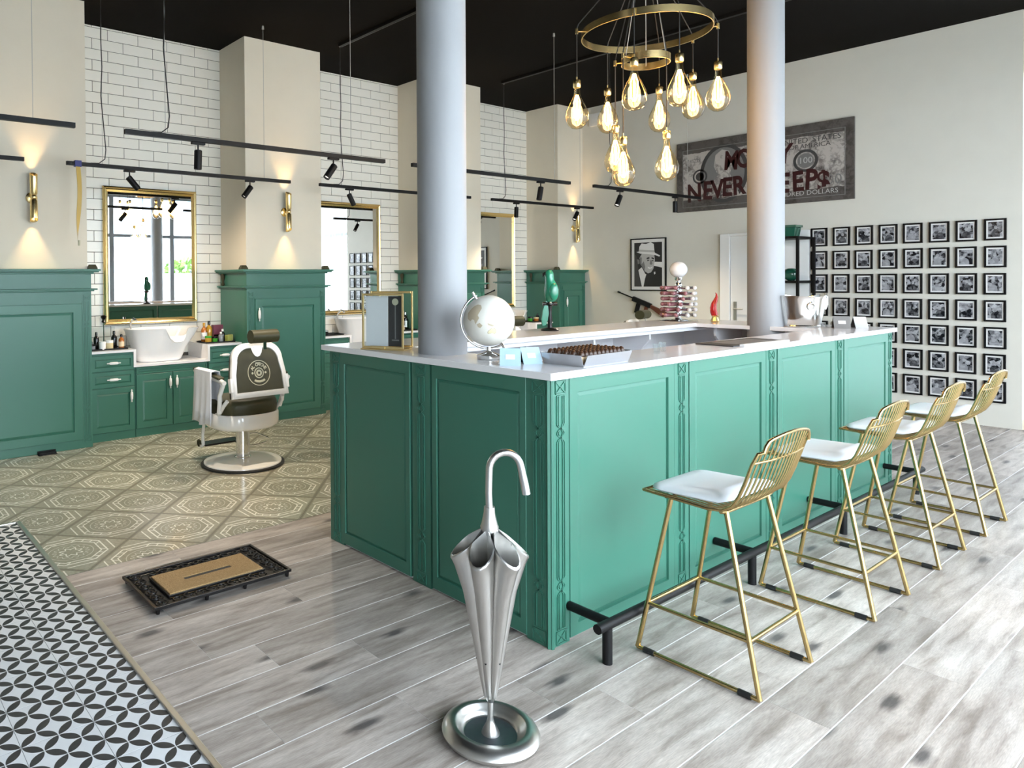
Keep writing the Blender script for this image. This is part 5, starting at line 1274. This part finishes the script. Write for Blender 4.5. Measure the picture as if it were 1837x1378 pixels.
flat([(-.10, -.42), (.10, -.48), (.06, -.70), (-.12, -1.0), (-.32, -1.0), (-.22, -.66)], 'ink_black', .0022, 'tie')
flat([(-.95, -.95), (-.80, -.35), (-.70, -.22), (-.52, -1.0)], 'ink_dark', .0020, 'lapel'); flat([(-.04, -1.0), (.12, -.50), (.30, -.30), (.95, -.22), (1.0, -1.0)], 'ink_black', .0020, 'jacket')
flat([(.42, -.36), (.52, -.32), (.54, -.42), (.45, -.46)], 'ink_white', .0024, 'buttonhole')
# replica gun on the wall
rg_ = thing('replica_gun', 'black replica long gun hanging aslant on the wall below the portrait poster', 'replica gun', (X_WALL-.035, 3.76, 1.13)); rg_.rotation_euler = (R(20), 0, 0)
MB().tube([(0, .40, .01), (0, .14, .01)], .009, 10).tube([(0, .40, .01), (0, .36, .01)], .013, 10).build('barrel', 'black_metal', rg_, smooth=40)
MB().box(-.02, .02, -.14, .15, -.03, .035).build('receiver', 'black_metal', rg_, bevel=.004)
MB().prism([(.02, -.03), (.07, -.03), (.06, -.17), (.0, -.17)], -.014, .014, 'x').build('magazine', 'black_metal', rg_, bevel=.003)
MB().prism([(-.10, -.03), (-.06, -.03), (-.07, -.12), (-.115, -.12)], -.016, .016, 'x').build('grip', 'gun_wood', rg_, bevel=.004)
MB().prism([(-.14, .02), (-.14, -.025), (-.36, -.08), (-.37, .01)], -.016, .016, 'x').build('stock', 'gun_wood', rg_, bevel=.005)
# wall of small photographs
FW, FH = .0825, .105
ph0 = None
for k in range(8):
    for r in range(7):
        if k >= 5 and r >= 5: continue
        yc = .065+k*.2166; zc = 2.03-FH-r*.2637
        lab = 'small black-framed photo on the right wall, %s row from top, %s from the right' % (ORD[r], ORD[k])
        loc = (X_WALL-.019, yc+rnd.uniform(-.003, .003), zc+rnd.uniform(-.002, .002))
        if ph0 is None:
            ph0 = thing('photo_frame', lab, 'photo frame', loc, group='small black framed photographs on the right wall')
            mb = MB()
            for (y0, y1, z0, z1) in ((-FW, -FW+.017, -FH, FH), (FW-.017, FW, -FH, FH), (-FW+.017, FW-.017, -FH, -FH+.017), (-FW+.017, FW-.017, FH-.017, FH)): mb.box(-.004, .018, y0, y1, z0, z1)
            mb.build('frame', 'frame_black', ph0, bevel=.0015)
            MB().box(.004, .016, -FW+.017, FW-.017, -FH+.017, FH-.017).build('mount', 'ink_white', ph0)
            MB().box(.003, .0045, -FW+.030, FW-.030, -FH+.032, FH-.032).build('print', 'bw_photo', ph0)
        else: dup(ph0, loc=loc, label=lab)
# black metal shelf unit
sh = thing('shelf_unit', 'black metal open shelf unit between the far column and the photo wall', 'shelf', (6.62, 1.82, 0))
for sx in (-1, 1):
    for sy in (-1, 1): MB().box(sx*.215-.014, sx*.215+.014, sy*.195-.014, sy*.195+.014, 0, 1.93).build('upright', 'black_metal', sh, bevel=.002)
for z in (.10, .50, .96, 1.405, 1.905): MB().box(-.20, .20, -.18, .18, z, z+.028).build('shelf_board', 'black_metal', sh, bevel=.002)
def pot(loc, prof, mat, name, lab, seg=24, ex=None):
    t = thing(name, lab, 'vase', loc); MB().lathe(prof, seg).build('body', mat, t, smooth=40); return t
t = thing('planter', 'square dark green planter on top of the black shelf unit', 'planter', (6.50, 1.74, 1.9335))
MB().loft([[(sx*w_, sy*w_, z) for sx, sy in ((-1, -1), (1, -1), (1, 1), (-1, 1))] for w_, z in ((.070, 0), (.082, .095), (.095, .10), (.095, .125), (.085, .125), (.075, .09))]).build('body', 'pot_green', t, bevel=.002)
t = thing('silver_box', 'small silver and black box on the shelf top, left of the green planter', 'box', (6.50, 1.905, 1.9335)); MB().box(-.05, .05, -.06, .06, 0, .10).build('body', 'aluminium', t, bevel=.004); MB().box(-.055, .055, -.065, .065, .10, .118).build('lid', 'black_metal', t, bevel=.004)
t = thing('round_vase', 'round glossy dark green vase on the black shelf, below the planter', 'vase', (6.50, 1.73, 1.4335)); MB().lathe([(.03, 0), (.06, .02), (.082, .06), (.080, .095), (.055, .13), (.03, .14), (.025, .138), (.022, .12)], 24).build('body', 'pot_green', t, smooth=60)
t = thing('white_vase', 'small white figure vase on the black shelf, beside the far column', 'vase', (6.52, 1.90, 1.4335)); MB().lathe([(.03, 0), (.045, .03), (.04, .06), (.022, .075), (.034, .10), (.03, .12), (.01, .13)], 18).build('body', 'porcelain', t, smooth=60)
t = thing('wall_box', 'small white square box high on the wall behind the chandelier', 'sensor', (X_WALL-.05, 4.50, 3.80)); MB().box(0, .05, -.09, .09, -.09, .09).build('cover', 'white_paint', t, bevel=.006); MB().box(-.004, 0, -.06, .06, -.06, .06).build('front_plate', 'paper', t, bevel=.003)

# ------------------------------------------------------------------ toiletries
def bottle(x, y, z, hgt, r, mat, capm, lab, cat='bottle', label_m=None, pump=False):
    t = thing('bottle', lab, cat, (x, y, z), group='toiletries beside the wash basins')
    MB().lathe([(r*.92, 0), (r, .004), (r, hgt*.62), (r*.8, hgt*.70), (r*.36, hgt*.78), (r*.36, hgt*.82)], 14).build('body', mat, t, smooth=40)
    MB().lathe([(r*.44, hgt*.82), (r*.44, hgt*.97), (r*.36, hgt)], 12).build('cap', capm, t, smooth=40)
    if label_m: MB().lathe([(r+.0006, hgt*.15), (r+.0006, hgt*.5)], 14, cap0=False, cap1=False).build('label_band', label_m, t, smooth=40)
    if pump: MB().tube([(0, 0, hgt*.97), (0, 0, hgt*1.12), (.035, 0, hgt*1.12), (.045, 0, hgt*1.08)], .006, 8).build('pump', capm, t, smooth=50)
def jar(x, y, z, hgt, r, mat, capm, lab):
    t = thing('jar', lab, 'jar', (x, y, z), group='toiletries beside the wash basins'); MB().lathe([(r*.95, 0), (r, .004), (r, hgt*.7)], 16).build('body', mat, t, smooth=40); MB().lathe([(r*1.04, hgt*.7), (r*1.04, hgt*.97), (r*.98, hgt)], 16).build('lid', capm, t, smooth=40)
def tray(x0, x1, y0, y1, z, lab):
    t = thing('tray', lab, 'tray', ((x0+x1)/2, (y0+y1)/2, z)); hx_, hy_ = (x1-x0)/2, (y1-y0)/2
    MB().box(-hx_, hx_, -hy_, hy_, 0, .005).build('base', 'black_metal', t); ringslab(-hx_, hx_, -hy_, hy_, -hx_+.006, hx_-.006, -hy_+.006, hy_-.006, .005, .014).build('rim', 'black_metal', t)
ZW = .8405
for bi, (a, _) in enumerate(BAYS):
    w0 = ('nearest', 'middle', 'farthest')[bi]
    tray(a+.06, a+.42, 4.90, 5.12, ZW, 'black tray left of the basin below the %s mirror' % w0)
    tray(a+1.23, a+1.56, 4.90, 5.14, ZW, 'black tray right of the basin below the %s mirror' % w0)
a = BAYS[0][0]; z = ZW+.0055
jar(a+.095, 4.95, z, .055, .032, 'bottle_grey', 'bottle_black', 'grey jar at the left end of the left tray, nearest mirror')
jar(a+.185, 4.93, z, .075, .032, 'porcelain', 'porcelain', 'white jar on the left tray below the nearest mirror')
jar(a+.255, 4.94, z, .085, .034, 'cream_jar', 'porcelain', 'cream yellow jar with white lid on the left tray, nearest mirror')
bottle(a+.16, 5.03, z, .16, .026, 'bottle_black', 'bottle_black', 'black bottle with black cap, behind the white jar')
bottle(a+.325, 5.02, z, .165, .028, 'bottle_black', 'bottle_black', 'taller black bottle behind the amber dropper bottle')
bottle(a+.365, 4.93, z, .135, .026, 'bottle_amber', 'bottle_black', 'amber dropper bottle at the right end of the left tray', label_m='wafer')
bottle(a+.11, 5.05, z, .10, .024, 'bottle_grey', 'bottle_black', 'small grey bottle at the back of the left tray')
t = thing('brush_stand', 'clear stand holding a black and white shaving brush before the nearest mirror', 'stand', (a+.25, 5.20, ZW))
MB().box(-.14, .14, -.003, .003, 0, .20).build('clear_panel', 'clear_glass', t); MB().box(-.145, .145, -.03, .03, 0, .004).build('foot', 'clear_glass', t)
MB().tube([(.03, -.012, .004), (.03, -.012, .24)], .006, 8).build('rod', 'chrome', t, smooth=40)
MB().lathe([(.008, .24), (.022, .25), (.012, .27), (.030, .30), (.018, .315)], 14, (.03, -.012, 0)).build('brush', 'bottle_black', t, smooth=50)
bottle(a+1.275, 5.05, z, .20, .032, 'bottle_amber', 'bottle_gold', 'amber bottle with pale band left of the gold one, right tray', label_m='porcelain'); bottle(a+1.345, 5.08, z, .215, .034, 'bottle_gold', 'bottle_black', 'tall gold bottle with black cap on the right tray')
jar(a+1.275, 4.95, z, .07, .034, 'bottle_gold', 'bottle_green', 'orange jar with green lid at the front of the right tray'); jar(a+1.345, 4.945, z, .06, .03, 'bottle_green', 'bottle_black', 'bright green jar at the front of the right tray')
t = thing('carton', 'plum red carton at the back of the right tray, nearest mirror', 'carton', (a+1.445, 5.09, z)); MB().box(-.055, .055, -.03, .03, 0, .17).build('box', 'box_plum', t, bevel=.002); MB().box(-.055, .055, -.0305, -.03, .0, .07).build('label_panel', 'bottle_black', t)
bottle(a+1.415, 4.945, z, .105, .026, 'bottle_grey', 'porcelain', 'grey bottle with white cap on the right tray')
bottle(a+1.455, 4.985, z, .13, .026, 'bottle_black', 'porcelain', 'black bottle with white cap before the plum carton')
for k, (dx_, rz_) in enumerate(((.0, 12), (.055, -18))):
    t = thing('small_box', ('left' if k == 0 else 'right') + ' one of the two small olive green boxes on the right tray', 'box', (a+1.495+dx_*.9, 4.94+k*.045, z), R(rz_)); MB().box(-.024, .024, -.024, .024, 0, .065).build('body', 'box_olive', t, bevel=.002); MB().box(-.0245, .0245, -.0245, .0245, .05, .068).build('lid', 'box_olive', t, bevel=.002)
a = BAYS[1][0]
bottle(a+.10, 4.95, z, .15, .028, 'bottle_black', 'bottle_black', 'black bottle on the left tray below the middle mirror'); jar(a+.19, 4.95, z, .06, .034, 'bottle_black', 'aluminium', 'black jar on the left tray below the middle mirror')
bottle(a+1.42, 4.97, z, .23, .034, 'bottle_black', 'chrome', 'tall black bottle with silver top left of the round column', label_m='aluminium'); jar(a+1.34, 4.93, z, .06, .03, 'wafer', 'porcelain', 'small cream jar left of the round column'); bottle(a+1.50, 5.04, z, .19, .03, 'bottle_black', 'bottle_black', 'black bottle behind the round column')
a = BAYS[2][0]
jar(a+1.30, 5.0, z, .07, .035, 'bottle_green', 'bottle_black', 'green jar on the right tray below the farthest mirror'); jar(a+1.40, 4.97, z, .06, .035, 'bottle_amber', 'cream_jar', 'amber jar on the right tray below the farthest mirror'); bottle(a+1.49, 5.02, z, .11, .028, 'bottle_black', 'bottle_black', 'short black bottle on the right tray below the farthest mirror')
